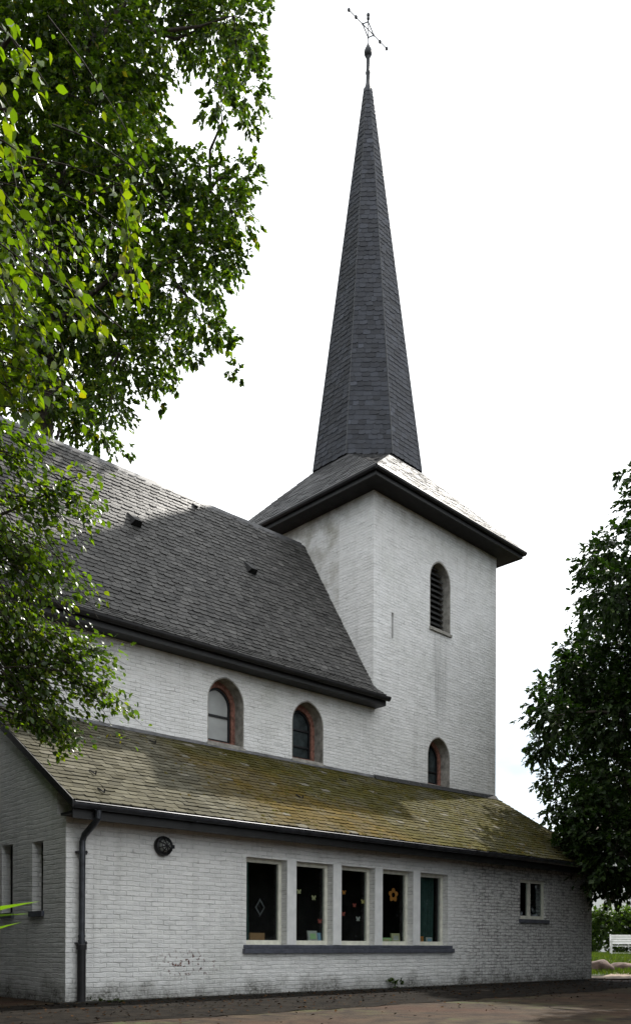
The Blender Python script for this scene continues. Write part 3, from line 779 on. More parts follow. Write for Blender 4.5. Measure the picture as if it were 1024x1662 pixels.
shelf_item("picture_book", "cream book standing tallest on the sill of the fourth tall window", "book", 7.86, .26, .20, paper['pale'], paper['white'], .1)
shelf_item("picture_book", "small white card at the left end of the fourth tall window sill", "card", 7.27, .08, .14, paper['white'], None, .1)
shelf_item("toy_box", "orange box on the sill of the rightmost tall window", "box", 8.62, .30, .14, paper['orange'], paper['wood'])
shelf_item("picture_book", "pale blue book at the right of the rightmost tall window sill", "book", 8.98, .20, .12, paper['white'], paper['blue'], .1)
shelf_item("toy_box", "dark brown box low in the leftmost tall window", "box", 4.0, .35, .16, paper['wood'], None)

# ------------------------------------------------------------------ ground
def ground_z(x, y):
    t = min(1, max(0, (y - 25.5) / 12)); t = t * t * (3 - 2 * t)
    s = min(1, max(0, (x - 4) / 4))
    return 0.50 * t * s
def sheet(name, xs, ys, zf, mat, kind="structure"):
    vs = [(x, y, zf(x, y)) for y in ys for x in xs]; nx = len(xs)
    fs = [(j * nx + i, j * nx + i + 1, (j + 1) * nx + i + 1, (j + 1) * nx + i) for j in range(len(ys) - 1) for i in range(nx - 1)]
    w = MB(); w.add(vs, fs); o = w.build(name, mat, None, smooth=True, fix=False); o["kind"] = kind; return o
def ground_mat():
    m, n, l, p = new_mat("worn_yard_ground")
    c = n.new("ShaderNodeTexCoord").outputs["Object"]
    a = noise(n, l, c, 0.45, 6, .6); b = noise(n, l, c, 2.6, 6, .65, .6); d = noise(n, l, c, 30, 5, .7)
    col = mixc(n, l, ramp(n, l, b, .35, .68), (0.014, 0.009, 0.0055), (0.064, 0.042, 0.024))
    col = mixc(n, l, ramp(n, l, a, .50, .66, 0, .8), col, (0.05, 0.022, 0.012))
    col = mixc(n, l, math_(n, l, 'MULTIPLY', ramp(n, l, a, .46, .36), ramp(n, l, b, .45, .62)), col, (0.045, 0.06, 0.018))
    col = mixc(n, l, ramp(n, l, d, .55, .75, 0, .6), col, (0.014, 0.012, 0.010))
    l.new(col, p.inputs["Base Color"]); p.inputs["Roughness"].default_value = .9; p.inputs["Specular IOR Level"].default_value = .2
    bb = n.new("ShaderNodeBump"); bb.inputs["Strength"].default_value = .6; bb.inputs["Distance"].default_value = .03
    l.new(math_(n, l, 'ADD', d, b), bb.inputs["Height"]); l.new(bb.outputs["Normal"], p.inputs["Normal"])
    return m
xs = [-1500, -300, -80] + [x * 2.0 for x in range(-20, 31)] + [90, 300, 1500]
ys = [-1500, -200, -40] + [y * 2.0 for y in range(-5, 41)] + [120, 400, 1500]
sheet("ground", xs, ys, ground_z, ground_mat())
def grass_mat():
    m, n, l, p = new_mat("lawn_green"); c = n.new("ShaderNodeTexCoord").outputs["Object"]
    l.new(mixc(n, l, ramp(n, l, noise(n, l, c, 1.3, 6), .35, .65), (0.03, 0.05, 0.013), (0.06, 0.075, 0.02)), p.inputs["Base Color"])
    p.inputs["Roughness"].default_value = .95; return m
GM = grass_mat()
sheet("lawn", [8.2 + .6 * i for i in range(50)], [26.5 + .6 * j for j in range(60)], lambda x, y: ground_z(x, y) + .02, GM)
sandm = plain("sandy_path", (0.26, 0.20, 0.15), .95, vary=.2, scale=3)
w = MB(); cs = [(7.6, 24.3), (9.2, 25.2), (10.6, 27.8), (12.0, 31.5), (13.8, 34.0), (17, 36)]
vs = []
for x, y in cs: vs += [(x - .7, y + .5, ground_z(x - .7, y + .5) + .035), (x + .8, y - .5, ground_z(x + .8, y - .5) + .035)]
w.add(vs, [(2 * i, 2 * i + 1, 2 * i + 3, 2 * i + 2) for i in range(len(cs) - 1)])
w.build("path", sandm, None)["kind"] = "structure"

# ------------------------------------------------------------------ leaves
def leaf_mesh(name, P, A, NRM, SZ, tint, mat, parent, ratio=0.68, fine=False):
    """P base points, A axis, NRM approximate normals, SZ lengths, tint (n,3)"""
    n = len(P); A = A / np.linalg.norm(A, axis=1, keepdims=True)
    B = np.cross(NRM, A); B /= np.linalg.norm(B, axis=1, keepdims=True) + 1e-9
    C = np.cross(A, B); s = SZ[:, None]
    if not fine:
        V = np.stack([P, P + A * s * .45 + B * s * ratio * .5 + C * s * .10, P + A * s - C * s * .06, P + A * s * .45 - B * s * ratio * .5 + C * s * .10], 1).reshape(-1, 3)
        tri = np.array([[0, 1, 2], [0, 2, 3]])
        nv = 4
    else:
        V = np.stack([P, P + A * s * .25 + B * s * ratio * .36 + C * s * .07, P + A * s * .58 + B * s * ratio * .42 + C * s * .05, P + A * s - C * s * .12,
                      P + A * s * .58 - B * s * ratio * .42 + C * s * .05, P + A * s * .25 - B * s * ratio * .36 + C * s * .07, P + A * s * .5 - C * s * .0], 1).reshape(-1, 3)
        tri = np.array([[0, 1, 6], [1, 2, 6], [2, 3, 6], [3, 4, 6], [4, 5, 6], [5, 0, 6]]); nv = 7
    F = (np.arange(n)[:, None, None] * nv + tri[None]).reshape(-1, 3); nf = len(F)
    me = bpy.data.meshes.new(name)
    me.vertices.add(len(V)); me.vertices.foreach_set("co", V.astype(np.float32).ravel())
    me.loops.add(nf * 3); me.loops.foreach_set("vertex_index", F.astype(np.int32).ravel())
    me.polygons.add(nf); me.polygons.foreach_set("loop_start", np.arange(0, nf * 3, 3, dtype=np.int32))
    me.update(calc_edges=True)
    a = me.attributes.new("tint", 'FLOAT_COLOR', 'FACE')
    col = np.concatenate([np.repeat(tint, len(tri), 0), np.ones((nf, 1))], 1)
    a.data.foreach_set("color", col.astype(np.float32).ravel())
    me.materials.append(mat); me.validate()
    o = bpy.data.objects.new(name, me); COL.objects.link(o); o.parent = parent; return o

def rnd_dir(n):
    d = nrg.normal(size=(n, 3)); return d / np.linalg.norm(d, axis=1, keepdims=True)

def twig_leaves(starts, dirs, lens, per, size, spread=.7, droop=.35):
    """leaves set alternately along twigs"""
    P, A, Nn, S = [], [], [], []
    for k in range(per):
        t = (k + nrg.random(len(starts))) / per
        p = starts + dirs * (lens * t)[:, None]; p[:, 2] -= droop * lens * t * t
        a = dirs + rnd_dir(len(starts)) * spread; a[:, 2] -= droop
        nn = rnd_dir(len(starts)) * .65 + np.array([0, 0, 1.0])
        P.append(p); A.append(a); Nn.append(nn); S.append(size * nrg.uniform(.45, 1.4, len(starts)))
    return np.concatenate(P), np.concatenate(A), np.concatenate(Nn), np.concatenate(S)

def tints(n, cols, w, jit=.3):
    idx = nrg.choice(len(cols), n, p=np.array(w) / sum(w)); c = np.array(cols)[idx] * nrg.uniform(1 - jit, 1 + jit, (n, 1)); return c

def make_tree(name, label, base, top, blobs, leaf, dens, mat, cols, wts, trunk_r, per=9, tl=.55, group=None, squash=.85, fine=False):
    """blobs: (centre, radius) of leafy boughs; limbs grow from the trunk to each bough"""
    root = tag(empty(name, base), label, "tree", group or "trees around the church")
    b0 = Vector(base); P_, A_, N_, S_ = [], [], [], []
    tb = MB()
    path = [b0.lerp(Vector(top), t) + Vector((math.sin(t * 5 + 1) * .25 * trunk_r / .3, math.cos(t * 4) * .2, 0)) * (t > 0) for t in (0, .1, .25, .4, .55, .7, .85, 1)]
    tb.tube([p - b0 for p in path], [trunk_r * q for q in (1.35, 1.05, .92, .8, .65, .5, .35, .18)], 12)
    for c, r in blobs:
        c = Vector(c)
        # nearest lower trunk point
        ti = min(range(1, 8), key=lambda i: (path[i] - c).length + 1.1 * max(0, path[i].z - c.z + .5))
        st = path[ti]
        if r < .75:
            big_ = [q for q, qr in blobs if qr > r * 1.3]; st = Vector(min(big_, key=lambda q: (Vector(q) - c).length))
        ln = (c - st).length
        if ln > .5:
            m1 = st.lerp(c, .4) + Vector((rng.uniform(-.1, .1), rng.uniform(-.1, .1), rng.uniform(.02, .12))) * ln; m2 = st.lerp(c, .75) + Vector((rng.uniform(-.07, .07), rng.uniform(-.07, .07), rng.uniform(-.02, .08))) * ln
            rb = min(trunk_r * .4, .03 + .012 * ln) if r > .5 else .010
            tb.tube([st - b0, m1 - b0, m2 - b0, c - b0], [rb, rb * .7, rb * .45, rb * .15], 6, False)
        nt = max(3, int(dens * r * r))
        d = rnd_dir(nt); d[:, 2] *= squash
        rr = r * nrg.random(nt) ** .45
        s = np.array(c) + d * rr[:, None] * np.array([1, 1, .9])
        dirs = d + rnd_dir(nt) * .6 + np.array([0, 0, -.15]); dirs /= np.linalg.norm(dirs, axis=1, keepdims=True)
        ln_ = tl * nrg.uniform(.5, 1.3, nt) * min(1, r / .8)
        q = twig_leaves(s, dirs, ln_, per, leaf)
        P_.append(q[0]); A_.append(q[1]); N_.append(q[2]); S_.append(q[3])
        for k in range(min(nt, 14) if r > .7 else 0):
            e = Vector(s[k]) + Vector(dirs[k]) * float(ln_[k]); tb.tube([c.lerp(Vector(s[k]), .2) - b0, Vector(s[k]) - b0, e - b0], [.012, .008, .003], 3, False)
    tb.build("trunk", M['bark'], root, smooth=True, fix=False)
    P_ = np.concatenate(P_) - np.array(base); n = len(P_)
    leaf_mesh("crown", P_, np.concatenate(A_), np.concatenate(N_), np.concatenate(S_), tints(n, cols, wts), mat, root, fine=fine)
    return root

def blob_px(lst, ylo, yhi):
    out = []
    for it in lst:
        x, y, r = it[:3]; Y = it[3] if len(it) > 3 else rng.uniform(ylo, yhi)
        out.append((at(x, y, Y), r / FPX * Y))
    return out

G1, G2, G3, G4 = (0.022, 0.041, 0.009), (0.042, 0.070, 0.012), (0.085, 0.112, 0.016), (0.16, 0.13, 0.02)
# big tree behind the nave
A_bl = [(372, 25, 55), (398, 75, 26), (338, 38, 60), (255, 30, 72), (150, 60, 100), (50, 60, 100), (392, 150, 34), (352, 165, 34), (398, 205, 16), (352, 110, 24),
        (60, 170, 100), (150, 175, 90), (215, 110, 55), (205, 205, 60), (200, 265, 75), (100, 290, 100), (20, 300, 80), (285, 275, 42), (386, 283, 30), (335, 310, 55), (365, 350, 40), (260, 360, 75), (160, 390, 90), (50, 420, 95),
        (330, 400, 52), (368, 415, 28), (280, 460, 66), (180, 490, 80), (345, 465, 26), (90, 530, 85), (320, 520, 34), (262, 550, 46), (376, 606, 14), (366, 575, 12), (352, 540, 22), (378, 545, 8), (310, 575, 20), (190, 575, 66), (100, 610, 70), (30, 600, 60), (258, 655, 11), (250, 622, 22), (285, 622, 14),
        (175, 650, 40), (110, 670, 40), (160, 700, 34), (205, 732, 11), (60, 660, 36), (425, 18, 12), (411, 120, 12), (410, 265, 12), (385, 440, 10),
        (-120, 100, 140), (-110, 330, 140), (-100, 560, 120), (-260, 300, 160), (60, -120, 150), (260, -130, 120), (-200, 0, 160)]
make_tree("broadleaf_tree", "large dark broadleaf tree rising behind the nave roof at the left", (-9.0, 26.0, 0), (-7.0, 25.5, 27), blob_px(A_bl, 23.2, 27.5), 0.15, 160, M['leaf_far'],
          [G1, G2, G3, G4], [5, 6, 2.6, .12], .45, per=10, tl=.42)
# tree at the right
C_bl = [(1012, 768, 13), (1018, 810, 12), (1020, 855, 14), (1002, 890, 40), (962, 905, 26), (945, 925, 14), (1000, 960, 55), (965, 1000, 30), (1000, 1050, 60), (945, 1060, 36), (925, 1080, 20), (960, 1110, 60), (900, 1115, 30), (872, 1138, 16), (895, 1160, 34),
        (950, 1180, 60), (1010, 1160, 70), (885, 1205, 28), (868, 1225, 13), (893, 1262, 24), (962, 1262, 55), (1015, 1270, 70), (930, 1300, 38), (985, 1340, 60), (905, 1335, 22), (940, 1365, 34), (985, 1405, 42), (1010, 1440, 26, 22.6), (970, 1425, 16, 22.6), (995, 1385, 50, 22.0), (955, 1345, 30, 22.2), (930, 1352, 22, 22.2),
        (1110, 800, 90), (1100, 960, 110), (1110, 1120, 120), (1100, 1290, 110), (1180, 900, 130), (1210, 1080, 140), (1200, 1270, 130), (1100, 1420, 60), (1220, 1400, 90), (1190, 1180, 110, 19.5), (1230, 1330, 120, 18.5), (1200, 1040, 120, 20), (1330, 1250, 140, 17), (1160, 1370, 70, 20.5), (1300, 1420, 100, 17), (1150, 700, 80), (1290, 1180, 120), (1280, 950, 110)]
make_tree("broadleaf_tree", "dark dense tree overhanging the far right corner of the low wing", (11.8, 25.6, .1), (11.6, 25.6, 12.5), blob_px(C_bl, 22.6, 27.5), 0.15, 260, M['leaf_dark'],
          [(0.016, 0.030, 0.009), (0.026, 0.045, 0.011), (0.042, 0.063, 0.015)], [5, 4, 1], .35, per=10, tl=.55)

# unseen tree added beyond the right edge to shade the yard and wing end
D_bl = [(1088, 1060, 42, 14.5), (1098, 980, 48, 15.5), (1078, 1140, 36, 14), (1090, 1230, 40, 13.6), (1120, 1180, 55, 14.5), (1150, 1060, 75, 15), (1150, 1290, 60, 14), (1230, 950, 120, 16), (1260, 1150, 120, 15), (1280, 1320, 100, 14), (1380, 1050, 150, 16), (1400, 1260, 130, 15), (1200, 820, 110, 17), (1350, 850, 140, 17), (1180, 1380, 60, 17), (1300, 1420, 80, 16), (1180, 1240, 80, 18), (1170, 960, 80, 18)]
make_tree("broadleaf_tree", "broadleaf tree added out of view beyond the right edge to shade the yard", (11.3, 15.6, 0), (11.0, 15.6, 8.5), blob_px(D_bl, 14, 18), 0.16, 120, M['leaf_dark'],
          [(0.022, 0.042, 0.012), (0.032, 0.056, 0.014)], [1, 1], .3, per=10, tl=.5)

# near tree at the left edge: leafy boughs reaching into the picture
root = tag(empty("overhanging_tree", (-4.6, 7.2, 0)), "near tree reaching in from the left edge with sunlit yellow green leaves", "tree", "trees around the church")
rb = Vector((-4.6, 7.2, 0)); tb = MB()
tb.tube([(0, 0, 0), (.05, .1, 1.5), (-.1, .1, 3), (.1, -.1, 5), (0, -.3, 7), (.1, -.4, 9)], [.24, .2, .18, .14, .09, .04], 12)
P_, A_, N_, S_, C_ = [], [], [], [], []
bright = [(0.075, 0.125, 0.012), (0.115, 0.15, 0.015), (0.05, 0.085, 0.012), (0.17, 0.15, 0.015)]
deep = [(0.055, 0.098, 0.016), (0.085, 0.135, 0.018), (0.03, 0.055, 0.012), (0.13, 0.165, 0.018)]
def spray(x0, y0, Y0, x1, y1, Y1, n, size, cols, wts, twigs=1, scat=.0):
    n = int(n * 1.4); twigs = twigs if twigs < 3 else int(twigs * 1.7)
    for k in range(twigs):
        a = at(x0, y0, Y0) + Vector(nrg.normal(size=3)) * scat; b = at(x1, y1, Y1) + Vector(nrg.normal(size=3)) * scat
        d = b - a; L_ = d.length
        mids = [a.lerp(b, t) + Vector((0, 0, .12 * L_ * t * (1 - t) * 2)) for t in (0, .33, .66, 1)]
        tb.tube([m - rb for m in mids], [.006, .005, .003, .0015], 5, False)
        t = nrg.random(n); ts = np.sort(t)
        p = np.array(a) + np.outer(ts, np.array(d)) + nrg.normal(size=(n, 3)) * .045; p[:, 2] += .24 * L_ * ts * (1 - ts)
        sidev = np.array(d.cross(Vector((0, 0, 1))).normalized())
        sg = np.where(np.arange(n) % 2 == 0, 1, -1)[:, None]
        ax_ = np.array(d.normalized()) * .7 + sidev * sg * .8 + nrg.normal(size=(n, 3)) * .55 + np.array([0, 0, -.35])
        nn = np.array([0, 0, 1.0]) + nrg.normal(size=(n, 3)) * .45
        P_.append(p); A_.append(ax_); N_.append(nn); S_.append(size * nrg.uniform(.6, 1.2, n)); C_.append(tints(n, cols, wts, .25))
BW_, DW_ = [4, 4, 2, .5], [5, 4, 3, 1.2]
def bough(pts, rad=.03):
    q = [at(*p) - rb for p in pts]; tb.tube(q, [rad * (1 - .75 * i / (len(q) - 1)) for i in range(len(q))], 7, False)
bough([(-420, 900, 7.0), (-150, 560, 6.6), (20, 430, 6.4), (130, 480, 6.5), (200, 540, 6.4)], .02)
bough([(-420, 1000, 7.0), (-100, 880, 7.6), (40, 820, 7.7), (120, 780, 7.8)], .022)
bough([(-420, 1050, 7.0), (-60, 1060, 7.9), (60, 1080, 8.0), (170, 1130, 8.1)], .028)
bough([(-350, 700, 7), (-80, 200, 5.2), (10, 60, 5.0), (60, 130, 5.0)], .03)
# bright sprays along the left edge
spray(-12, 40, 4.6, 72, 140, 4.6, 30, .07, bright, [6, 3, 2, .1])
spray(-20, 220, 4.6, 45, 265, 4.7, 14, .08, bright, BW_); spray(-30, 120, 4.6, 10, 175, 4.6, 12, .075, bright, BW_)
spray(-20, 320, 4.8, 55, 420, 4.8, 16, .078, bright, BW_); spray(-25, 400, 4.8, 20, 470, 4.9, 12, .078, bright, BW_)
spray(175, 320, 6.0, 215, 430, 6.1, 20, .085, bright, BW_, 2, .05); spray(195, 410, 6.1, 240, 478, 6.1, 18, .08, bright, [3, 5, 1, 1], 2, .05)
spray(120, 480, 6.2, 172, 560, 6.2, 14, .08, bright, BW_, 2, .05); spray(95, 560, 6.2, 125, 640, 6.2, 10, .08, bright, BW_)
spray(110, 380, 6.4, 150, 470, 6.4, 12, .07, bright, [3, 2, 3, .6], 3, .12)
spray(-30, 430, 5.6, 70, 560, 5.6, 18, .075, bright, [3, 2, 5, .2], 8, .16)
spray(-30, 540, 5.6, 60, 640, 5.6, 18, .075, bright, [3, 2, 5, .2], 8, .16)
spray(-30, 620, 5.6, 50, 690, 5.6, 12, .08, bright, BW_, 3, .10)
spray(-30, 300, 6.0, 90, 400, 6.0, 14, .065, deep, DW_, 6, .2); spray(60, 200, 6.4, 200, 330, 6.4, 16, .065, deep, DW_, 4, .25)
# lower boughs against the roof and wall
spray(-30, 700, 7.4, 60, 770, 7.5, 16, .075, deep, DW_, 8, .12); spray(-20, 780, 7.6, 90, 850, 7.7, 18, .07, deep, DW_, 8, .14)
spray(60, 790, 7.7, 150, 855, 7.8, 18, .07, deep, [4, 3, 5, .6], 8, .09); spray(90, 770, 7.7, 170, 780, 7.8, 12, .075, bright, [4, 2, 3, 0], 2, .07); spray(10, 720, 7.5, 110, 745, 7.6, 8, .08, bright, [4, 2, 3, 0], 1, .05)
spray(-30, 860, 7.6, 90, 950, 7.7, 18, .065, deep, DW_, 10, .14); spray(40, 880, 7.7, 140, 985, 7.8, 18, .065, deep, DW_, 7, .10); spray(80, 930, 7.8, 155, 965, 7.8, 9, .07, bright, BW_, 1, .04)
spray(-30, 950, 7.8, 60, 1080, 7.9, 20, .065, deep, DW_, 22, .17); spray(-20, 1060, 7.9, 90, 1190, 8.0, 20, .065, deep, DW_, 20, .16); spray(-40, 820, 7.7, 60, 960, 7.8, 18, .065, deep, DW_, 12, .15); spray(20, 1010, 7.9, 140, 1080, 8.0, 20, .065, deep, DW_, 12, .15)
spray(80, 1040, 8.0, 185, 1075, 8.0, 18, .065, deep, [3, 2, 5, .6], 6, .09); spray(60, 1080, 8.0, 190, 1130, 8.1, 20, .062, deep, DW_, 10, .12)
spray(120, 1110, 8.1, 218, 1165, 8.1, 16, .065, deep, [4, 4, 2, 2], 3, .05); spray(-30, 1080, 7.9, 120, 1160, 8.0, 22, .065, deep, [4, 2, 5, .6], 14, .17)
spray(0, 1150, 8.0, 110, 1210, 8.0, 18, .065, deep, [4, 3, 4, 1], 9, .09); spray(165, 1195, 8.1, 215, 1205, 8.1, 10, .06, bright, BW_, 1, .02); spray(70, 1170, 8, 120, 1220, 8, 10, .065, deep, DW_, 3, .05)
# the rest of its crown, outside the picture
for k in range(90):
    y_ = rng.uniform(-100, 1250); x_ = rng.uniform(-560, -190); d_ = rng.uniform(5.6, 8.6)
    spray(x_, y_, d_, x_ + rng.uniform(-120, 120), y_ + rng.uniform(30, 130), d_ + rng.uniform(-.3, .3), 26, .085, deep, DW_, 2, .25)
tb.build("trunk", M['bark'], root, smooth=True, fix=False)
P_ = np.concatenate(P_) - np.array(rb)
leaf_mesh("crown", P_, np.concatenate(A_), np.concatenate(N_), np.concatenate(S_), np.concatenate(C_), M['leaf_near'], root, fine=True)

def bush(name, label, cat, base, size, n, leaf, cols, wts, mat, group=None, tl=.35):
    """leafy mass over a box footprint with stems"""
    group = group or ("hedges around the church yard" if cat == "hedge" else None)
    root = tag(empty(name, base[:3], base[3] if len(base) > 3 else 0), label, cat, group)
    sx, sy, sz = size; st = MB()
    k = n // 8; p = np.stack([nrg.uniform(-sx / 2, sx / 2, k), nrg.uniform(-sy / 2, sy / 2, k), sz * nrg.random(k) ** .7], 1)
    edge = 1 - .35 * (p[:, 2] / sz) ** 3; p[:, :2] *= edge[:, None]
    lump = np.array([mnoise.noise(Vector((a * 1.1, b * 1.1, 5 + base[0]))) for a, b, _ in p]); p[:, 2] *= 1 + .22 * lump
    d = rnd_dir(k) * .8 + np.array([0, 0, .45]); d /= np.linalg.norm(d, axis=1, keepdims=True)
    q = twig_leaves(p, d, tl * nrg.uniform(.5, 1.2, k), 8, leaf)
    if sx < 1:
        st.tube([(0, 0, -.03), (.01, 0, sz * .5), (0, .01, sz)], [.008, .006, .002], 5, False); st.build("stem", mat, root, fix=False)
    leaf_mesh("foliage", *q, tints(len(q[0]), cols, wts), mat, root)
    return root
hc = [(0.035, 0.06, 0.014), (0.05, 0.08, 0.016), (0.02, 0.036, 0.012)]
bush("hedge", "clipped green hedge behind the white bench at the right", "hedge", (19.2, 43.0, .5), (16, 2.2, 2.15), 60000, .15, hc, [4, 4, 2], M['leaf_far'], tl=.3)
# unseen planting, added to darken the gable end and the window reflections
bush("hedge", "unseen tall dark hedge added right of the low wing for the window glass to mirror", "hedge", (12.6, 15.0, 0, 1.25), (17, 2.6, 5.0), 60000, .24, [(0.02, 0.04, 0.012), (0.03, 0.05, 0.014)], [1, 1], M['leaf_dark'], tl=.6)
bush("hedge", "dark hedge added out of view left of the gable end to shade it", "hedge", (-9.2, 10.6, 0, .93), (10, 2.2, 14.0), 120000, .2, [(0.02, 0.04, 0.012), (0.03, 0.05, 0.014)], [1, 1], M['leaf_dark'], tl=.5)
bush("hedge", "tall dark hedge added out of view left of the viewpoint to shade the gable end", "hedge", (-5.9, 2.6, 0, R(-55)), (12, 2.0, 13.0), 100000, .22, [(0.02, 0.04, 0.012), (0.03, 0.05, 0.014)], [1, 1], M['leaf_dark'], tl=.5)
b_ = CW(0.55, -0.16, 0)
bush("weed", "low green weed beside the foot of the downpipe", "weed", (b_.x, b_.y, 0), (.5, .16, .06), 130, .045, [(.02, .036, .012), (.03, .045, .012), (.02, .03, .01)], [4, 5, 1], M['leaf_near'], tl=.1, group="weeds at the foot of the wall")
b_ = CW(-3.0, 1.3, 0)  # unseen shrub added here to darken the gable wall
bush("shrub", "tall dark shrub added out of view to shade the gable end of the low wing", "shrub", (b_.x, b_.y, 0, TH), (2.6, 4.8, 6.5), 55000, .16, [(0.02, 0.04, 0.012), (0.03, 0.05, 0.014)], [1, 1], M['leaf_dark'], tl=.35)
# weed at the foot of the wall
b_ = CW(7.38, -0.13, 0)
bush("weed", "small green weed growing at the foot of the white front wall", "weed", (b_.x, b_.y, 0), (.26, .16, .20), 150, .07, hc, [4, 5, 1], M['leaf_near'], tl=.12, group="weeds at the foot of the wall")

# broad pointed leaves at the left edge
root = tag(empty("leafy_plant", (-2.15, 4.4, 0)), "bright green plant with long pointed leaves at the lower left edge", "plant")
w = MB()
def blade(b, t, wd, sag):
    b, t = Vector(b), Vector(t); n = 10; vs = []; d = t - b; sd_ = d.cross(Vector((0, 0, 1))).normalized()
    for i in range(n + 1):
        s = i / n; c = b.lerp(t, s) + Vector((0, 0, sag * s * (1 - s) * 4)); h = wd * math.sin(math.pi * min(1, .12 + .88 * s) ** .9) * (1 - s * .15) if i < n else 0.001
        vs += [c + sd_ * h + Vector((0, 0, .35 * h)), c, c - sd_ * h + Vector((0, 0, .35 * h))]
    fs = []
    for i in range(n):
        q = 3 * i; fs += [(q, q + 1, q + 4, q + 3), (q + 1, q + 2, q + 5, q + 4)]
    w.add(vs, fs, tuple(np.array((0.07, 0.13, 0.02)) * rng.uniform(.8, 1.2)))
o_ = Vector((-2.15, 4.4, 0))
tipA, tipB = at(63, 1466, 4.0) - o_, at(46, 1486, 4.0) - o_
st_ = Vector((.05, -.05, .82))
for tip, wd, sg in ((tipA, .075, .02), (tipB, .065, .03), (Vector((.1, -.7, 1.0)), .05, .05), (Vector((-.5, -.2, 1.2)), .05, .08), (Vector((-.4, .4, 1.1)), .05, .08), (Vector((-.2, .5, .7)), .05, .1), (at(34, 1500, 4.1) - o_, .06, .03), (Vector((-.45, -.4, .8)), .05, .1)):
    blade(st_ + Vector((rng.uniform(-.03, .03), rng.uniform(-.03, .03), rng.uniform(-.1, .1))), tip, wd, sg)
lf = w.build("leaves", M['leaf_near'], root, smooth=True, fix=False)
w = MB(); w.tube([(0, 0, 0), (.03, -.02, .4), (.05, -.05, .95)], [.018, .014, .008], 8); w.build("stem", M['leaf_near'], root, smooth=True)

# ------------------------------------------------------------------ garden at the right
bx, by = 13.0, 37.3; bz = ground_z(bx, by)
t = tag(empty("garden_bench", (bx + .55, by, bz), R(-14)), "white slatted garden bench on the lawn in front of the hedge", "bench")
wp = M['white_paint']
w = MB()
for k in range(4): w.box(-.82, .82, -.24 + k * .125, -.14 + k * .125, .42, .45)
w.build("seat", wp, t)
w = MB()
for k in range(4): w.box(-.82, .82, .26 + k * .03, .285 + k * .03, .52 + k * .105, .61 + k * .105)
w.build("backrest", wp, t)
for x in (-.84, .78):
    w = MB(); w.box(x, x + .06, -.26, -.20, 0, .64); w.build("leg", wp, t)
    w = MB(); w.box(x, x + .06, .24, .30, 0, .5); w.add([(x, .24, .5), (x + .06, .24, .5), (x + .06, .30, .5), (x, .30, .5), (x, .36, .95), (x + .06, .36, .95), (x + .06, .41, .95), (x, .41, .95)], [(0, 1, 5, 4), (1, 2, 6, 5), (2, 3, 7, 6), (3, 0, 4, 7), (4, 5, 6, 7)]); w.build("leg", wp, t)
    w = MB(); w.box(x - .01, x + .07, -.30, .28, .64, .68); w.build("armrest", wp, t)
    w = MB(); w.box(x + .01, x + .05, -.2, .24, .10, .15); w.build("stretcher", wp, t)
w = MB(); w.box(-.78, .78, -.02, .02, .11, .15); w.build("stretcher", wp, t)

def rock(loc, s, label, seed):
    bm = bmesh.new(); bmesh.ops.create_icosphere(bm, subdivisions=3, radius=1)
    for v in bm.verts:
        k = 1 + .28 * mnoise.noise(v.co * 1.1 + Vector((seed, 0, 0))) + .10 * mnoise.noise(v.co * 3 + Vector((seed, 2, 0)))
        v.co = Vector((v.co.x * s[0], v.co.y * s[1], v.co.z * s[2])) * k
    me = bpy.data.meshes.new("boulder"); bm.to_mesh(me); bm.free()
    me.polygons.foreach_set("use_smooth", [True] * len(me.polygons))
    me.materials.append(rockm); o = bpy.data.objects.new("boulder", me); COL.objects.link(o)
    o.location = loc; return tag(o, label, "boulder", "boulders by the garden path")
rockm = plain("reddish_boulder", (0.14, 0.095, 0.08), .9, vary=.35, scale=3, bump=.6)
rock((9.35, 28.4, ground_z(9.35, 28.4) + .12), (.38, .35, .30), "larger reddish boulder beside the corner of the low wing", 3)
rock((10.35, 29.3, ground_z(10.35, 29.3) + .06), (.52, .38, .20), "low flat reddish boulder on the grass right of the larger one", 9)

# grass in front of the hedge
def turf(name, x0, x1, y0, y1, n, h):
    p = np.stack([nrg.uniform(x0, x1, n), nrg.uniform(y0, y1, n), np.zeros(n)], 1); p[:, 2] = [ground_z(a, b) + .015 for a, b, _ in p]
    a = nrg.normal(size=(n, 3)) * .4 + np.array([0, 0, 1]); o = leaf_mesh(name, p, a, rnd_dir(n), h * nrg.uniform(.5, 1.3, n), tints(n, [(.035, .055, .014), (.055, .07, .016)], [1, 1]), M['leaf_far'], None, ratio=.14)
    o["kind"] = "stuff"; o["label"] = "short green grass on the lawn by the bench"; o["category"] = "grass"; return o
turf("grass", 8.3, 20, 26.6, 41, 42000, .14)
# fallen leaves in the yard
plain_leaf, _n, _l, _p = new_mat('dead_leaf'); _a = _n.new('ShaderNodeAttribute'); _a.attribute_name = 'tint'; _l.new(_a.outputs['Color'], _p.inputs['Base Color']); _p.inputs['Roughness'].default_value = .95; _p.inputs['Specular IOR Level'].default_value = .05
n = 2200
fu = nrg.uniform(-3, 16, n); fv = -np.abs(nrg.normal(0, 2.2, n)) - .05
fp = np.array([CW(a, b, .035) for a, b in zip(fu, fv)])
o = leaf_mesh("fallen_leaves", fp, np.c_[rnd_dir(n)[:, :2], nrg.normal(0, .12, n)], np.c_[nrg.normal(0, .3, (n, 2)), np.ones(n)], nrg.uniform(.03, .07, n), tints(n, [(.03, .015, .007), (.05, .026, .01), (.012, .010, .006)], [1, 1, 1]), plain_leaf, None)
tag(o, "brown fallen leaves scattered over the yard along the wall", "leaf litter", None, "stuff")
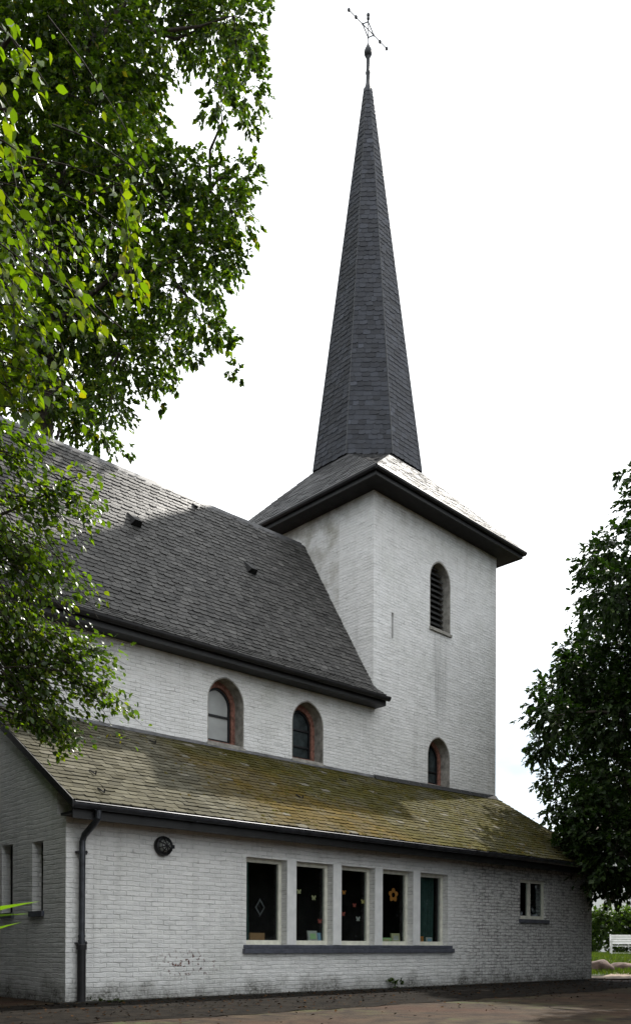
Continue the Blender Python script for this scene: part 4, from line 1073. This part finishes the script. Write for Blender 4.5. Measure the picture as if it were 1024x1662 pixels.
# dark strip of ground along the foot of the wall
w = MB(); vs = []; nb = 120
for i in range(nb + 1):
    u_ = -6 + i * 20.5 / nb
    e_ = -3.35 + .35 * mnoise.noise(Vector((u_ * .5, 0, 1))) + .14 * mnoise.noise(Vector((u_ * 2.3, 0, 4))) + max(0, u_ - 10.5) * .3
    for k in range(9): vs.append((u_, -.05 + (e_ + .05) * k / 8, .006 + .022 * math.sin(math.pi * k / 8) + .012 * mnoise.noise(Vector((u_ * 3, k, 2)))))
w.add(vs, [(i * 9 + k, i * 9 + k + 1, i * 9 + k + 10, i * 9 + k + 9) for i in range(nb) for k in range(8)])
o = w.build("dark_ground_strip", plain("dark_strip_ground", (0.013, 0.0105, 0.008), 1.0, vary=.5, scale=4, bump=.8, spec=.1), None, fix=False); o.matrix_world = CM; o["kind"] = "structure"
w = MB(); w.box(-.2, L + .2, -.24, -.02, -.05, .03); 
o = w.build("kerb_strip", plain("mossy_kerb", (0.022, 0.02, 0.015), .95, vary=.4, scale=5, bump=.5), None); o.matrix_world = CM; o["kind"] = "structure"

# white house far behind
hx, hy = 27.0, 62.0
t = tag(empty("house", (hx, hy, .5)), "pale rendered house partly hidden behind the tree and hedge at the right", "house")
hw = plain("pale_render", (0.62, 0.62, 0.60), .8, vary=.06, scale=1.0)
w = MB(); w.slab([(-7, -.5), (7, -.5), (7, 8.2), (0, 12.6), (-7, 8.2)], [], lambda a, b, d: (a, d, b), 9.0); w.build("wall", hw, t)
w = MB()
for s in (1, -1): w.slab([(s * 7.5, 7.85), (0, 12.65), (0, 12.95), (s * 7.5, 8.1)], [], lambda a, b, d: (a, -.35 + d, b), 9.7)
w.build("roof", plain("brown_roof_tile", (0.10, 0.065, 0.05), .8), t)
for x in (-4.2, 0.5, 4):
    w = MB(); w.box(x - .6, x + .6, -.04, .02, 1.0, 2.5); o = w.build("window", M['white_paint'], t)
    w = MB(); w.box(x - .5, x + .5, -.05, -.042, 1.1, 2.4); w.build("pane", M['darkpane'], o)
print("leaves", sum(len(o.data.polygons) for o in bpy.data.objects if o.type == 'MESH'))
